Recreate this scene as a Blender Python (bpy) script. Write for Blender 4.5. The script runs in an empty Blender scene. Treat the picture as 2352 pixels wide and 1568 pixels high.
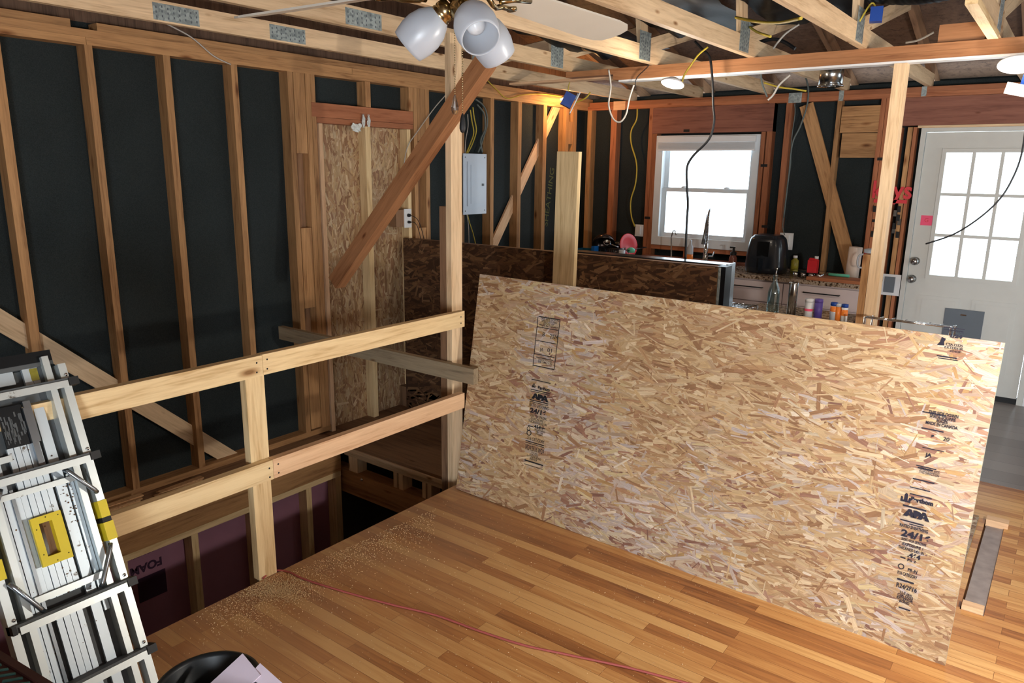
import bpy, bmesh, math, random
from mathutils import Vector, Matrix, noise
random.seed(7)
S = bpy.context.scene
COL = S.collection
V3 = Vector

# ------------------------------------------------------------------ camera, world, lights, exposure
CAM_H = 1.776
PITCH, YAW, ROLL, FPX = .2291, .6446, .0130, 1699.75
def cam_matrix():
    p, y, r = PITCH, YAW, ROLL
    fwd = V3((-math.sin(y)*math.cos(p), math.cos(y)*math.cos(p), -math.sin(p)))
    rt = V3((math.cos(y), math.sin(y), 0)); up = rt.cross(fwd)
    rt2 = math.cos(r)*rt + math.sin(r)*up; up2 = -math.sin(r)*rt + math.cos(r)*up
    return Matrix((rt2, up2, -fwd)).transposed()
CM = cam_matrix()
cd = bpy.data.cameras.new('camera'); cam = bpy.data.objects.new('camera', cd); COL.objects.link(cam)
cd.sensor_width = 36; cd.lens = FPX/2352*36; cd.clip_start = .02
cam.matrix_world = Matrix.Translation((0, 0, CAM_H)) @ CM.to_4x4()
S.camera = cam
S.view_settings.view_transform = 'Standard'; S.view_settings.look = 'None'
S.view_settings.exposure = 0.0; S.view_settings.gamma = 1; S.view_settings.use_curve_mapping = False

W = bpy.data.worlds.new('sky'); S.world = W; W.use_nodes = True
bg = W.node_tree.nodes['Background']; bg.inputs[0].default_value = (.80, .92, 1.0, 1); bg.inputs[1].default_value = 5.0

def lamp(name, kind, loc, energy, color, size=.1, target=None, **kw):
    l = bpy.data.lights.new(name, kind); l.energy = energy; l.color = color
    if kind == 'AREA': l.size = size
    else: l.shadow_soft_size = size
    for k, v in kw.items(): setattr(l, k, v)
    o = bpy.data.objects.new(name, l); o.location = loc; COL.objects.link(o)
    if target is not None: o.rotation_euler = (V3(target)-V3(loc)).to_track_quat('-Z', 'Y').to_euler()
    return o
# work light on a tripod, just to the right of the frame
WL = V3((.60, 2.40, 1.34))
lamp('work_light_lamp', 'POINT', WL, 125, (1, .93, .84), .05)
# added area light behind the camera, standing in for an unseen low light source
ga = lamp('rear_fill_light', 'AREA', (1.35, -2.1, .64), 185, (.82, .91, 1), 1.6, (1.35, 3, .64)); ga.data.shape = 'RECTANGLE'; ga.data.size = 1.6; ga.data.size_y = 1.1
# bulb in the far left corner, and the two ceiling lamps
lamp('corner_bulb_lamp', 'POINT', (-4.05, 6.22, 2.36), 11, (1, .50, .18), .03)
lamp('ceiling_lamp_glow', 'POINT', (-2.09, 4.40, 2.22), 14, (1, .86, .70), .05)
lamp('ceiling_lamp_glow', 'POINT', (-.42, 4.36, 2.16), 8, (1, .86, .70), .05)
# daylight portals in the window openings (they only guide sky light)
def portal(loc, tgt, sx, sy):
    o = lamp('window_portal', 'AREA', loc, 1, (1, 1, 1), sx, tgt)
    o.data.shape = 'RECTANGLE'; o.data.size = sx; o.data.size_y = sy
    o.data.cycles.is_portal = True
portal((-2.92, 7.02, 1.58), (-2.92, 0, 1.58), 1.0, 1.05)
portal((-.55, 7.02, 1.45), (-.55, 0, 1.45), 1.0, 1.1)
portal((2.22, 5.95, 1.5), (0, 5.95, 1.5), 1.3, 1.3)  # opening added in the unseen right wall to brighten the kitchen

# ------------------------------------------------------------------ helpers
def at(px, py, x=None, y=None, z=None):
    """point of the known plane x=, y= or z= that is seen at a position in the 2352x1568 photograph"""
    d = CM @ V3((px-1176, -(py-784), -FPX))
    t = x/d.x if x is not None else y/d.y if y is not None else (z-CAM_H)/d.z
    return V3((0, 0, CAM_H)) + t*d
def wm(o):
    m = o.matrix_basis.copy()
    return m if o.parent is None else wm(o.parent) @ o.matrix_parent_inverse @ m
def setp(o, parent):
    if parent is not None:
        o.parent = parent; o.matrix_parent_inverse = wm(parent).inverted()
    return o
def tag(o, label=None, cat=None, group=None, kind=None):
    if label: o['label'] = label
    if cat: o['category'] = cat
    if group: o['group'] = group
    if kind: o['kind'] = kind
    return o
def empty(name, loc, label=None, cat=None, group=None, kind=None, rot=None):
    o = bpy.data.objects.new(name, None); COL.objects.link(o); o.empty_display_size = .05
    o.location = loc
    if rot is not None: o.matrix_basis = Matrix.Translation(loc) @ rot.to_4x4()
    return tag(o, label, cat, group, kind)
def frame_from(zdir, xhint):
    z = V3(zdir).normalized(); x = V3(xhint); x = (x - z*x.dot(z)).normalized(); y = z.cross(x)
    return Matrix((x, y, z)).transposed()

class MB:
    def __init__(s): s.bm = bmesh.new()
    def box(s, x0, x1, y0, y1, z0, z1, m=None, mi=0):
        vs = [s.bm.verts.new(V3(c) if m is None else m @ V3(c)) for c in
              [(x0,y0,z0),(x1,y0,z0),(x1,y1,z0),(x0,y1,z0),(x0,y0,z1),(x1,y0,z1),(x1,y1,z1),(x0,y1,z1)]]
        for f in ((3,2,1,0),(4,5,6,7),(0,1,5,4),(1,2,6,5),(2,3,7,6),(3,0,4,7)):
            fc = s.bm.faces.new([vs[i] for i in f]); fc.material_index = mi
        return s
    def prism(s, pts, a, b, axis='y', m=None, mi=0):
        def P(u, v, w):
            p = {'x': (w, u, v), 'y': (u, w, v), 'z': (u, v, w)}[axis]
            return V3(p) if m is None else m @ V3(p)
        A = [s.bm.verts.new(P(u, v, a)) for u, v in pts]; B = [s.bm.verts.new(P(u, v, b)) for u, v in pts]
        n = len(pts)
        for f in [A[::-1], B] + [[A[i], A[(i+1) % n], B[(i+1) % n], B[i]] for i in range(n)]:
            fc = s.bm.faces.new(f); fc.material_index = mi
        return s
    def tube(s, pts, r, n=8, caps=True, mi=0):
        pts = [V3(p) for p in pts]; rs = r if isinstance(r, (list, tuple)) else [r]*len(pts)
        rings = []; up = V3((.13, .31, .94)).normalized()
        for i, p in enumerate(pts):
            d = (pts[min(i+1, len(pts)-1)] - pts[max(i-1, 0)]).normalized()
            if abs(d.dot(up)) > .97: up = V3((1, 0, .1)).normalized()
            a = (up - d*up.dot(d)).normalized(); b = d.cross(a); up = a
            rings.append([s.bm.verts.new(p + rs[i]*(math.cos(t)*a+math.sin(t)*b)) for t in [2*math.pi*k/n for k in range(n)]])
        for i in range(len(rings)-1):
            for k in range(n):
                f = s.bm.faces.new([rings[i][k], rings[i][(k+1) % n], rings[i+1][(k+1) % n], rings[i+1][k]]); f.smooth = True; f.material_index = mi
        if caps:
            s.bm.faces.new(rings[0][::-1]).material_index = mi; s.bm.faces.new(rings[-1]).material_index = mi
        return s
    def lathe(s, prof, m=None, n=24, closed=False, mi=0, smooth=True):
        rings = []
        for r, z in prof:
            rings.append([s.bm.verts.new((m or Matrix()) @ V3((max(r, 1e-4)*math.cos(2*math.pi*k/n), max(r, 1e-4)*math.sin(2*math.pi*k/n), z))) for k in range(n)])
        for i in range(len(rings)-1):
            for k in range(n):
                f = s.bm.faces.new([rings[i][k], rings[i][(k+1) % n], rings[i+1][(k+1) % n], rings[i+1][k]]); f.smooth = smooth; f.material_index = mi
        if closed:
            s.bm.faces.new(rings[0][::-1]).material_index = mi; s.bm.faces.new(rings[-1]).material_index = mi
        return s
    def quad(s, pts, mi=0):
        f = s.bm.faces.new([s.bm.verts.new(p) for p in pts]); f.material_index = mi; return s
    def bevel(s, w, seg=1):
        bmesh.ops.bevel(s.bm, geom=[e for e in s.bm.edges if e.calc_face_angle(0) > .5], offset=w, segments=seg, affect='EDGES', clamp_overlap=True)
        return s
    def build(s, name, mats, parent=None, m=None):
        """mesh in world (or parent-free) coordinates unless a matrix m is given"""
        s.bm.normal_update()
        me = bpy.data.meshes.new(name); s.bm.to_mesh(me); s.bm.free()
        for mm in (mats if isinstance(mats, (list, tuple)) else [mats]): me.materials.append(mm)
        o = bpy.data.objects.new(name, me); COL.objects.link(o)
        if m is not None: o.matrix_basis = m
        return setp(o, parent)
def thing(o, label, cat, group=None, kind=None): return tag(o, label, cat, group, kind)
def recenter(o):
    """put the origin at the middle of the mesh's base"""
    me = o.data; xs = [v.co for v in me.vertices]
    c = V3(((min(v.x for v in xs)+max(v.x for v in xs))/2, (min(v.y for v in xs)+max(v.y for v in xs))/2, min(v.z for v in xs)))
    me.transform(Matrix.Translation(-c)); o.matrix_basis = o.matrix_basis @ Matrix.Translation(c)
    return o
def board(name, p0, p1, w, t, face, mat, parent=None, bev=.0025, ends=None):
    """a sawn board from p0 to p1 (centre line); w along `face`, t the other way; grain along local z"""
    p0, p1 = V3(p0), V3(p1); R = frame_from(p1-p0, face); L = (p1-p0).length
    b = MB().box(-w/2, w/2, -t/2, t/2, 0, L)
    if bev: b.bevel(bev)
    return b.build(name, mat, parent, Matrix.Translation(p0) @ R.to_4x4())
def abox(name, x0, x1, y0, y1, z0, z1, mat, parent=None, bev=.0025):
    d = (x1-x0, y1-y0, z1-z0); k = d.index(max(d)); c = V3(((x0+x1)/2, (y0+y1)/2, (z0+z1)/2))
    a = V3((0, 0, 0)); a[k] = d[k]/2
    if k == 0: return board(name, c-a, c+a, d[2], d[1], (0, 0, 1), mat, parent, bev)
    if k == 1: return board(name, c-a, c+a, d[2], d[0], (0, 0, 1), mat, parent, bev)
    return board(name, c-a, c+a, d[0], d[1], (1, 0, 0), mat, parent, bev)
def smooth_path(pts, n=8):
    pts = [V3(p) for p in pts]; out = []
    for i in range(len(pts)-1):
        p0 = pts[max(i-1, 0)]; p1 = pts[i]; p2 = pts[i+1]; p3 = pts[min(i+2, len(pts)-1)]
        for k in range(n):
            t = k/n
            out.append(.5*((2*p1)+(p2-p0)*t+(2*p0-5*p1+4*p2-p3)*t*t+(3*p1-p0-3*p2+p3)*t**3))
    out.append(pts[-1]); return out
def cable(name, pts, r, mat, label, cat='cable', parent=None, group=None, n=6):
    o = MB().tube(smooth_path(pts, n), r, 6).build(name, mat, parent)
    if parent is None: recenter(o); tag(o, label, cat, group)
    return o
def text_mesh(name, body, size, mat, parent, m, thick=.0004, align='CENTER', bold=0):
    c = bpy.data.curves.new(name, 'FONT'); c.body = body; c.size = size; c.extrude = thick; c.align_x = align; c.align_y = 'CENTER'; c.offset = bold
    c.space_line = .82
    tmp = bpy.data.objects.new(name, c); COL.objects.link(tmp)
    dg = bpy.context.evaluated_depsgraph_get(); me = bpy.data.meshes.new_from_object(tmp.evaluated_get(dg))
    bpy.data.objects.remove(tmp); bpy.data.curves.remove(c)
    me.materials.clear(); me.materials.append(mat)
    o = bpy.data.objects.new(name, me); COL.objects.link(o); o.matrix_basis = m
    return setp(o, parent)

# ------------------------------------------------------------------ materials
def new_mat(name):
    m = bpy.data.materials.new(name); m.use_nodes = True
    return m, m.node_tree.nodes, m.node_tree.links, m.node_tree.nodes['Principled BSDF']
def srgb(r, g, b):
    f = lambda c: (c/255/12.92) if c/255 <= .04045 else ((c/255+.055)/1.055)**2.4
    return (f(r), f(g), f(b), 1)
def ramp(N, stops):
    r = N.new('ShaderNodeValToRGB'); e = r.color_ramp.elements
    while len(e) < len(stops): e.new(.5)
    for i, (p, c) in enumerate(stops): e[i].position = p; e[i].color = c
    return r
def plain(name, col, rough=.6, metal=0, var=.06, scale=12, bump=0, emit=None, coat=0, spec=.5, trans=0, ior=1.45):
    m, N, L, B = new_mat(name)
    tc = N.new('ShaderNodeTexCoord'); nz = N.new('ShaderNodeTexNoise'); nz.inputs['Scale'].default_value = scale; nz.inputs['Detail'].default_value = 4
    L.new(tc.outputs['Object'], nz.inputs['Vector'])
    c = V3(col[:3]); r = ramp(N, [(.3, (*(c*(1-var)), 1)), (.7, (*(V3([min(1, k*(1+var)) for k in c])), 1))])
    L.new(nz.outputs['Fac'], r.inputs['Fac']); L.new(r.outputs['Color'], B.inputs['Base Color'])
    B.inputs['Roughness'].default_value = rough; B.inputs['Metallic'].default_value = metal
    B.inputs['Coat Weight'].default_value = coat; B.inputs['Specular IOR Level'].default_value = spec
    B.inputs['Transmission Weight'].default_value = trans; B.inputs['IOR'].default_value = ior
    if bump:
        b = N.new('ShaderNodeBump'); b.inputs['Strength'].default_value = bump; b.inputs['Distance'].default_value = .004
        L.new(nz.outputs['Fac'], b.inputs['Height']); L.new(b.outputs['Normal'], B.inputs['Normal'])
    if emit:
        B.inputs['Emission Color'].default_value = (*emit[0], 1); B.inputs['Emission Strength'].default_value = emit[1]
    return m
def wood(name, dark, light, knot=.07, val=.16, rough=.62, stretch=.07):
    m, N, L, B = new_mat(name)
    tc = N.new('ShaderNodeTexCoord'); oi = N.new('ShaderNodeObjectInfo')
    off = N.new('ShaderNodeVectorMath'); off.operation = 'MULTIPLY_ADD'
    L.new(oi.outputs['Random'], off.inputs[0]); off.inputs[1].default_value = (31, 17, 43); L.new(tc.outputs['Object'], off.inputs[2])
    mp = N.new('ShaderNodeMapping'); mp.inputs['Scale'].default_value = (1, 1, stretch); L.new(off.outputs[0], mp.inputs['Vector'])
    n1 = N.new('ShaderNodeTexNoise'); n1.inputs['Scale'].default_value = 22; n1.inputs['Detail'].default_value = 5; n1.inputs['Distortion'].default_value = 1.2
    L.new(mp.outputs[0], n1.inputs['Vector'])
    n2 = N.new('ShaderNodeTexNoise'); n2.inputs['Scale'].default_value = 150; n2.inputs['Detail'].default_value = 3; L.new(mp.outputs[0], n2.inputs['Vector'])
    mx = N.new('ShaderNodeMath'); mx.operation = 'MULTIPLY_ADD'; L.new(n2.outputs['Fac'], mx.inputs[0]); mx.inputs[1].default_value = .35
    ad = N.new('ShaderNodeMath'); ad.operation = 'MULTIPLY'; L.new(n1.outputs['Fac'], ad.inputs[0]); ad.inputs[1].default_value = .75; L.new(ad.outputs[0], mx.inputs[2])
    r = ramp(N, [(.34, dark), (.50, tuple((V3(dark[:3])*.35+V3(light[:3])*.65))+(1,)), (.68, light)]); L.new(mx.outputs[0], r.inputs['Fac'])
    # knots
    mk = N.new('ShaderNodeMapping'); mk.inputs['Scale'].default_value = (7.5, 7.5, 2.6); L.new(off.outputs[0], mk.inputs['Vector'])
    vo = N.new('ShaderNodeTexVoronoi'); vo.inputs['Scale'].default_value = 1; L.new(mk.outputs[0], vo.inputs['Vector'])
    kr = ramp(N, [(knot*.55, (.32, .22, .15, 1)), (knot*1.0, (.62, .5, .42, 1)), (knot*1.9, (1, 1, 1, 1))]); L.new(vo.outputs['Distance'], kr.inputs['Fac'])
    mu = N.new('ShaderNodeMixRGB'); mu.blend_type = 'MULTIPLY'; mu.inputs[0].default_value = 1 if knot > 0 else 0
    L.new(r.outputs['Color'], mu.inputs[1]); L.new(kr.outputs['Color'], mu.inputs[2])
    hs = N.new('ShaderNodeHueSaturation'); mr = N.new('ShaderNodeMapRange'); mr.inputs['To Min'].default_value = 1-val; mr.inputs['To Max'].default_value = 1+val
    L.new(oi.outputs['Random'], mr.inputs['Value']); L.new(mr.outputs[0], hs.inputs['Value']); L.new(mu.outputs[0], hs.inputs['Color'])
    L.new(hs.outputs[0], B.inputs['Base Color']); B.inputs['Roughness'].default_value = rough; B.inputs['Specular IOR Level'].default_value = .3
    b = N.new('ShaderNodeBump'); b.inputs['Strength'].default_value = .25; b.inputs['Distance'].default_value = .002; L.new(mx.outputs[0], b.inputs['Height']); L.new(b.outputs['Normal'], B.inputs['Normal'])
    return m
M = {}
M['stud'] = wood('aged_fir', srgb(128, 88, 54), srgb(196, 150, 102), .08)
M['fir_red'] = wood('red_fir', srgb(132, 76, 48), srgb(182, 118, 82), .05)
M['truss'] = wood('truss_pine', srgb(182, 148, 110), srgb(232, 204, 166), .05)
M['new'] = wood('new_pine', srgb(196, 160, 110), srgb(240, 214, 166), .085, .05)
M['new_pink'] = wood('new_fir', srgb(200, 152, 112), srgb(238, 200, 160), .06, .04)
M['beam'] = wood('beam_fir', srgb(126, 80, 50), srgb(176, 124, 84), .05, .08)
M['header'] = wood('header_fir', srgb(112, 68, 56), srgb(152, 100, 82), .04, .05)
M['dim'] = wood('dusty_fir', srgb(96, 70, 52), srgb(146, 112, 84), .05)
M['deckwood'] = wood('roof_boards', srgb(70, 52, 42), srgb(120, 94, 76), .03, .1)
M['weathered'] = wood('weathered_pine', srgb(118, 102, 82), srgb(168, 150, 122), .05)
M['shim'] = wood('cedar_shim', srgb(168, 120, 80), srgb(214, 172, 126), 0)

def sheathing():
    m, N, L, B = new_mat('black_sheathing'); tc = N.new('ShaderNodeTexCoord')
    nz = N.new('ShaderNodeTexNoise'); nz.inputs['Scale'].default_value = 260; nz.inputs['Detail'].default_value = 2; L.new(tc.outputs['Object'], nz.inputs['Vector'])
    n2 = N.new('ShaderNodeTexNoise'); n2.inputs['Scale'].default_value = 1.6; L.new(tc.outputs['Object'], n2.inputs['Vector'])
    a = N.new('ShaderNodeMath'); a.operation = 'MULTIPLY_ADD'; L.new(nz.outputs['Fac'], a.inputs[0]); a.inputs[1].default_value = .6
    q = N.new('ShaderNodeMath'); q.operation = 'MULTIPLY'; L.new(n2.outputs['Fac'], q.inputs[0]); q.inputs[1].default_value = .4; L.new(q.outputs[0], a.inputs[2])
    r = ramp(N, [(.3, (.010, .014, .015, 1)), (.7, (.032, .042, .044, 1))]); L.new(a.outputs[0], r.inputs['Fac']); L.new(r.outputs['Color'], B.inputs['Base Color'])
    B.inputs['Roughness'].default_value = .85; B.inputs['Specular IOR Level'].default_value = .25
    b = N.new('ShaderNodeBump'); b.inputs['Strength'].default_value = .3; b.inputs['Distance'].default_value = .002; L.new(nz.outputs['Fac'], b.inputs['Height']); L.new(b.outputs['Normal'], B.inputs['Normal'])
    return m
M['sheath'] = sheathing()
def hardwood():
    m, N, L, B = new_mat('oak_strip_floor'); tc = N.new('ShaderNodeTexCoord')
    br = N.new('ShaderNodeTexBrick'); br.offset = .37; br.offset_frequency = 2; br.inputs['Scale'].default_value = 1
    br.inputs['Brick Width'].default_value = .83; br.inputs['Row Height'].default_value = .0572; br.inputs['Mortar Size'].default_value = .0009; br.inputs['Mortar Smooth'].default_value = .2
    br.inputs['Color1'].default_value = (0, 0, 0, 1); br.inputs['Color2'].default_value = (1, 1, 1, 1); br.inputs['Mortar'].default_value = (.5, .5, .5, 1)
    nv = N.new('ShaderNodeTexNoise'); nv.inputs['Scale'].default_value = 1.0; L.new(tc.outputs['Object'], br.inputs['Vector'])
    sp = N.new('ShaderNodeSeparateColor'); L.new(br.outputs['Color'], sp.inputs[0])
    # grain
    cb = N.new('ShaderNodeMapping'); cb.inputs['Scale'].default_value = (1.6, 22, 1); L.new(tc.outputs['Object'], cb.inputs['Vector'])
    off = N.new('ShaderNodeVectorMath'); off.operation = 'MULTIPLY_ADD'; L.new(br.outputs['Color'], off.inputs[0]); off.inputs[1].default_value = (37, 11, 5); L.new(cb.outputs[0], off.inputs[2])
    g = N.new('ShaderNodeTexNoise'); g.inputs['Scale'].default_value = 2.4; g.inputs['Detail'].default_value = 7; g.inputs['Distortion'].default_value = .8; L.new(off.outputs[0], g.inputs['Vector'])
    s = N.new('ShaderNodeMath'); s.operation = 'MULTIPLY_ADD'; L.new(sp.outputs[0], s.inputs[0]); s.inputs[1].default_value = .55
    g2 = N.new('ShaderNodeMath'); g2.operation = 'MULTIPLY'; L.new(g.outputs['Fac'], g2.inputs[0]); g2.inputs[1].default_value = .62; L.new(g2.outputs[0], s.inputs[2])
    r = ramp(N, [(.20, srgb(132, 82, 46)), (.42, srgb(178, 118, 66)), (.62, srgb(200, 143, 84)), (.86, srgb(222, 174, 112))]); L.new(s.outputs[0], r.inputs['Fac'])
    mo = N.new('ShaderNodeMixRGB'); mo.blend_type = 'MULTIPLY'; L.new(br.outputs['Fac'], mo.inputs[0]); L.new(r.outputs['Color'], mo.inputs[1]); mo.inputs[2].default_value = (.42, .34, .28, 1)
    # dust haze where the sawing was done
    n3 = N.new('ShaderNodeTexNoise'); n3.inputs['Scale'].default_value = 3.0; n3.inputs['Detail'].default_value = 5; L.new(tc.outputs['Object'], n3.inputs['Vector'])
    sx = N.new('ShaderNodeSeparateXYZ'); L.new(tc.outputs['Object'], sx.inputs[0])
    mr = N.new('ShaderNodeMapRange'); mr.inputs['From Min'].default_value = -1.55; mr.inputs['From Max'].default_value = -2.6; L.new(sx.outputs['X'], mr.inputs['Value'])
    mm = N.new('ShaderNodeMath'); mm.operation = 'MULTIPLY'; L.new(mr.outputs[0], mm.inputs[0]); L.new(n3.outputs['Fac'], mm.inputs[1])
    m2 = N.new('ShaderNodeMath'); m2.operation = 'MULTIPLY'; L.new(mm.outputs[0], m2.inputs[0]); m2.inputs[1].default_value = 1.05; m2.use_clamp = True
    du = N.new('ShaderNodeMixRGB'); L.new(m2.outputs[0], du.inputs[0]); L.new(mo.outputs[0], du.inputs[1]); du.inputs[2].default_value = srgb(176, 142, 112)
    L.new(du.outputs[0], B.inputs['Base Color'])
    rr = N.new('ShaderNodeMapRange'); rr.inputs['To Min'].default_value = .28; rr.inputs['To Max'].default_value = .62; L.new(n3.outputs['Fac'], rr.inputs['Value']); L.new(rr.outputs[0], B.inputs['Roughness'])
    b = N.new('ShaderNodeBump'); b.inputs['Strength'].default_value = .35; b.inputs['Distance'].default_value = .001; b.invert = True; L.new(br.outputs['Fac'], b.inputs['Height']); L.new(b.outputs['Normal'], B.inputs['Normal'])
    return m
M['floor'] = hardwood()
def osb_mat():
    m, N, L, B = new_mat('osb_strands'); at_ = N.new('ShaderNodeVertexColor'); at_.layer_name = 'Col'
    uv = N.new('ShaderNodeUVMap'); uv.uv_map = 'UVMap'
    n = N.new('ShaderNodeTexNoise'); n.inputs['Scale'].default_value = 1; n.inputs['Detail'].default_value = 4
    mp = N.new('ShaderNodeMapping'); mp.inputs['Scale'].default_value = (14, 320, 1); L.new(uv.outputs[0], mp.inputs['Vector']); L.new(mp.outputs[0], n.inputs['Vector'])
    r = ramp(N, [(.3, (.74, .70, .66, 1)), (.62, (1.08, 1.08, 1.08, 1))]); L.new(n.outputs['Fac'], r.inputs['Fac'])
    mu = N.new('ShaderNodeMixRGB'); mu.blend_type = 'MULTIPLY'; mu.inputs[0].default_value = 1; L.new(at_.outputs['Color'], mu.inputs[1]); L.new(r.outputs['Color'], mu.inputs[2])
    L.new(mu.outputs[0], B.inputs['Base Color']); B.inputs['Roughness'].default_value = .55; B.inputs['Specular IOR Level'].default_value = .4
    b = N.new('ShaderNodeBump'); b.inputs['Strength'].default_value = .4; b.inputs['Distance'].default_value = .001; L.new(n.outputs['Fac'], b.inputs['Height']); L.new(b.outputs['Normal'], B.inputs['Normal'])
    return m
M['osb'] = osb_mat()
def vinyl():
    m, N, L, B = new_mat('grey_vinyl_plank'); tc = N.new('ShaderNodeTexCoord')
    br = N.new('ShaderNodeTexBrick'); br.inputs['Scale'].default_value = 1; br.inputs['Brick Width'].default_value = 1.2; br.inputs['Row Height'].default_value = .18; br.inputs['Mortar Size'].default_value = .0015
    br.inputs['Color1'].default_value = srgb(120, 112, 108); br.inputs['Color2'].default_value = srgb(140, 132, 128); br.inputs['Mortar'].default_value = srgb(80, 76, 74)
    L.new(tc.outputs['Object'], br.inputs['Vector']); L.new(br.outputs['Color'], B.inputs['Base Color']); B.inputs['Roughness'].default_value = .35
    return m
M['vinyl'] = vinyl()
def granite():
    m, N, L, B = new_mat('granite'); tc = N.new('ShaderNodeTexCoord')
    v = N.new('ShaderNodeTexNoise'); v.inputs['Scale'].default_value = 55; v.inputs['Detail'].default_value = 6; L.new(tc.outputs['Object'], v.inputs['Vector'])
    r = ramp(N, [(.36, srgb(54, 44, 38)), (.46, srgb(140, 116, 94)), (.56, srgb(186, 170, 152)), (.68, srgb(112, 92, 76))]); L.new(v.outputs['Fac'], r.inputs['Fac']); L.new(r.outputs['Color'], B.inputs['Base Color'])
    B.inputs['Roughness'].default_value = .15
    return m
M['granite'] = granite()
def galv():
    m, N, L, B = new_mat('galvanised_plate'); tc = N.new('ShaderNodeTexCoord')
    v = N.new('ShaderNodeTexVoronoi'); v.inputs['Scale'].default_value = 60; L.new(tc.outputs['Object'], v.inputs['Vector'])
    sp = N.new('ShaderNodeSeparateColor'); L.new(v.outputs['Color'], sp.inputs[0])
    r = ramp(N, [(0, srgb(128, 140, 142)), (1, srgb(176, 188, 188))]); L.new(sp.outputs[0], r.inputs['Fac']); L.new(r.outputs['Color'], B.inputs['Base Color'])
    B.inputs['Metallic'].default_value = .35; B.inputs['Roughness'].default_value = .5
    return m
M['galv'] = galv()
def alu(name, base, rough, stain):
    m, N, L, B = new_mat(name); tc = N.new('ShaderNodeTexCoord')
    n = N.new('ShaderNodeTexNoise'); n.inputs['Scale'].default_value = 14; n.inputs['Detail'].default_value = 8; n.inputs['Roughness'].default_value = .7; L.new(tc.outputs['Object'], n.inputs['Vector'])
    r = ramp(N, [(.30, srgb(92, 82, 70)), (.36, base), (.62, base), (.70, tuple(min(1, c*1.15) for c in base[:3])+(1,))])
    r.color_ramp.elements[0].position = .30*stain+.001
    L.new(n.outputs['Fac'], r.inputs['Fac']); L.new(r.outputs['Color'], B.inputs['Base Color'])
    B.inputs['Metallic'].default_value = .55; B.inputs['Roughness'].default_value = rough
    return m
M['alu'] = alu('aluminium', srgb(206, 214, 214), .38, 1.0)
M['alu_slat'] = alu('spattered_aluminium', srgb(196, 208, 216), .42, 1.08)
M['steel'] = plain('tube_steel', srgb(150, 158, 165), .25, .9, .05)
M['blackplastic'] = plain('black_plastic', srgb(26, 28, 30), .5, 0, .1)
M['ladgrey'] = plain('grey_plate', srgb(88, 92, 94), .6, .2, .1)
M['yellow'] = plain('yellow_plastic', srgb(214, 190, 38), .5, 0, .06)
M['foam'] = plain('pink_foam', srgb(158, 112, 132), .8, 0, .05, 6)
M['foamtext'] = plain('foam_print', srgb(60, 34, 58), .8)
M['concrete'] = plain('concrete', srgb(110, 104, 98), .9, 0, .15, 6)
M['drywall'] = plain('drywall', srgb(196, 190, 182), .9, 0, .03, 2)
M['white'] = plain('white_paint', srgb(228, 230, 232), .45, 0, .02)
M['vinylw'] = plain('white_vinyl', srgb(222, 228, 232), .35, 0, .02)
M['doorw'] = plain('door_paint', srgb(206, 206, 200), .5, 0, .02)
M['panel'] = plain('panel_enamel', srgb(206, 218, 232), .4, .1, .02)
M['nickel'] = plain('nickel', srgb(170, 172, 172), .22, 1, .03)
M['chrome'] = plain('chrome', srgb(215, 218, 222), .08, 1, .01)
M['bronze'] = plain('antique_brass', srgb(158, 140, 104), .2, 1, .12, 20)
M['fanblade'] = plain('fan_blade_white', srgb(196, 190, 178), .5, 0, .03, 5)
M['bulb'] = plain('bulb_glass', srgb(205, 208, 212), .25, 0, .01)
M['blackmetal'] = plain('black_metal', srgb(20, 24, 28), .35, .3, .1)
M['dark'] = plain('dark_rubber', srgb(22, 22, 24), .6, 0, .1)
M['bluebox'] = plain('blue_box', srgb(8, 62, 150), .45, 0, .04)
M['cab_yellow'] = plain('yellow_cable', srgb(196, 174, 62), .5, 0, .05)
M['cab_white'] = plain('white_cable', srgb(196, 192, 184), .5, 0, .05)
M['cab_black'] = plain('black_cable', srgb(24, 26, 30), .45, 0, .05)
M['cab_grey'] = plain('grey_cable', srgb(92, 102, 100), .5, 0, .05)
M['cord'] = plain('cord_red', srgb(168, 84, 78), .5, 0, .05)
M['red'] = plain('red_plastic', srgb(208, 44, 52), .35, 0, .05)
M['keyred'] = plain('key_sign_red', srgb(222, 60, 70), .4, 0, .04)
M['note'] = plain('pink_paper', srgb(250, 96, 132), .8, 0, .02)
M['ink'] = plain('black_ink', srgb(24, 24, 30), .8, 0, .1)
M['ink_blue'] = plain('dark_ink', srgb(34, 32, 48), .8, 0, .1)
M['film'] = plain('black_film', srgb(9, 11, 14), .5, 0, .3, 8, .5, spec=.2)
M['petgrey'] = plain('pet_door_grey', srgb(98, 106, 114), .45, 0, .03)
M['cabinet'] = plain('cabinet_paint', srgb(214, 200, 200), .5, 0, .02)
M['cutboard'] = wood('cutting_board_wood', srgb(130, 74, 48), srgb(176, 112, 76), 0)
M['mint'] = plain('mint_silicone', srgb(96, 190, 160), .5, 0, .04)
M['paper'] = plain('paper_towel', srgb(226, 206, 190), .9, 0, .04, 30, .3)
M['greenbox'] = plain('blue_carton', srgb(22, 120, 214), .5, 0, .05)
M['teal'] = plain('teal_tray', srgb(12, 96, 130), .5, 0, .08)
M['darkpot'] = plain('dark_pot', srgb(70, 60, 58), .2, .7, .1)
M['amber'] = plain('amber_soap', srgb(150, 92, 78), .15, 0, .05, trans=.4)
M['orange'] = plain('orange_plastic', srgb(232, 130, 50), .4, 0, .04)
M['purple'] = plain('purple_label', srgb(88, 70, 150), .5, 0, .05)
M['tumbler'] = plain('tumbler_red', srgb(196, 70, 84), .4, 0, .04)
M['tumblerlid'] = plain('tumbler_lid', srgb(186, 196, 206), .3, 0, .04)
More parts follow.
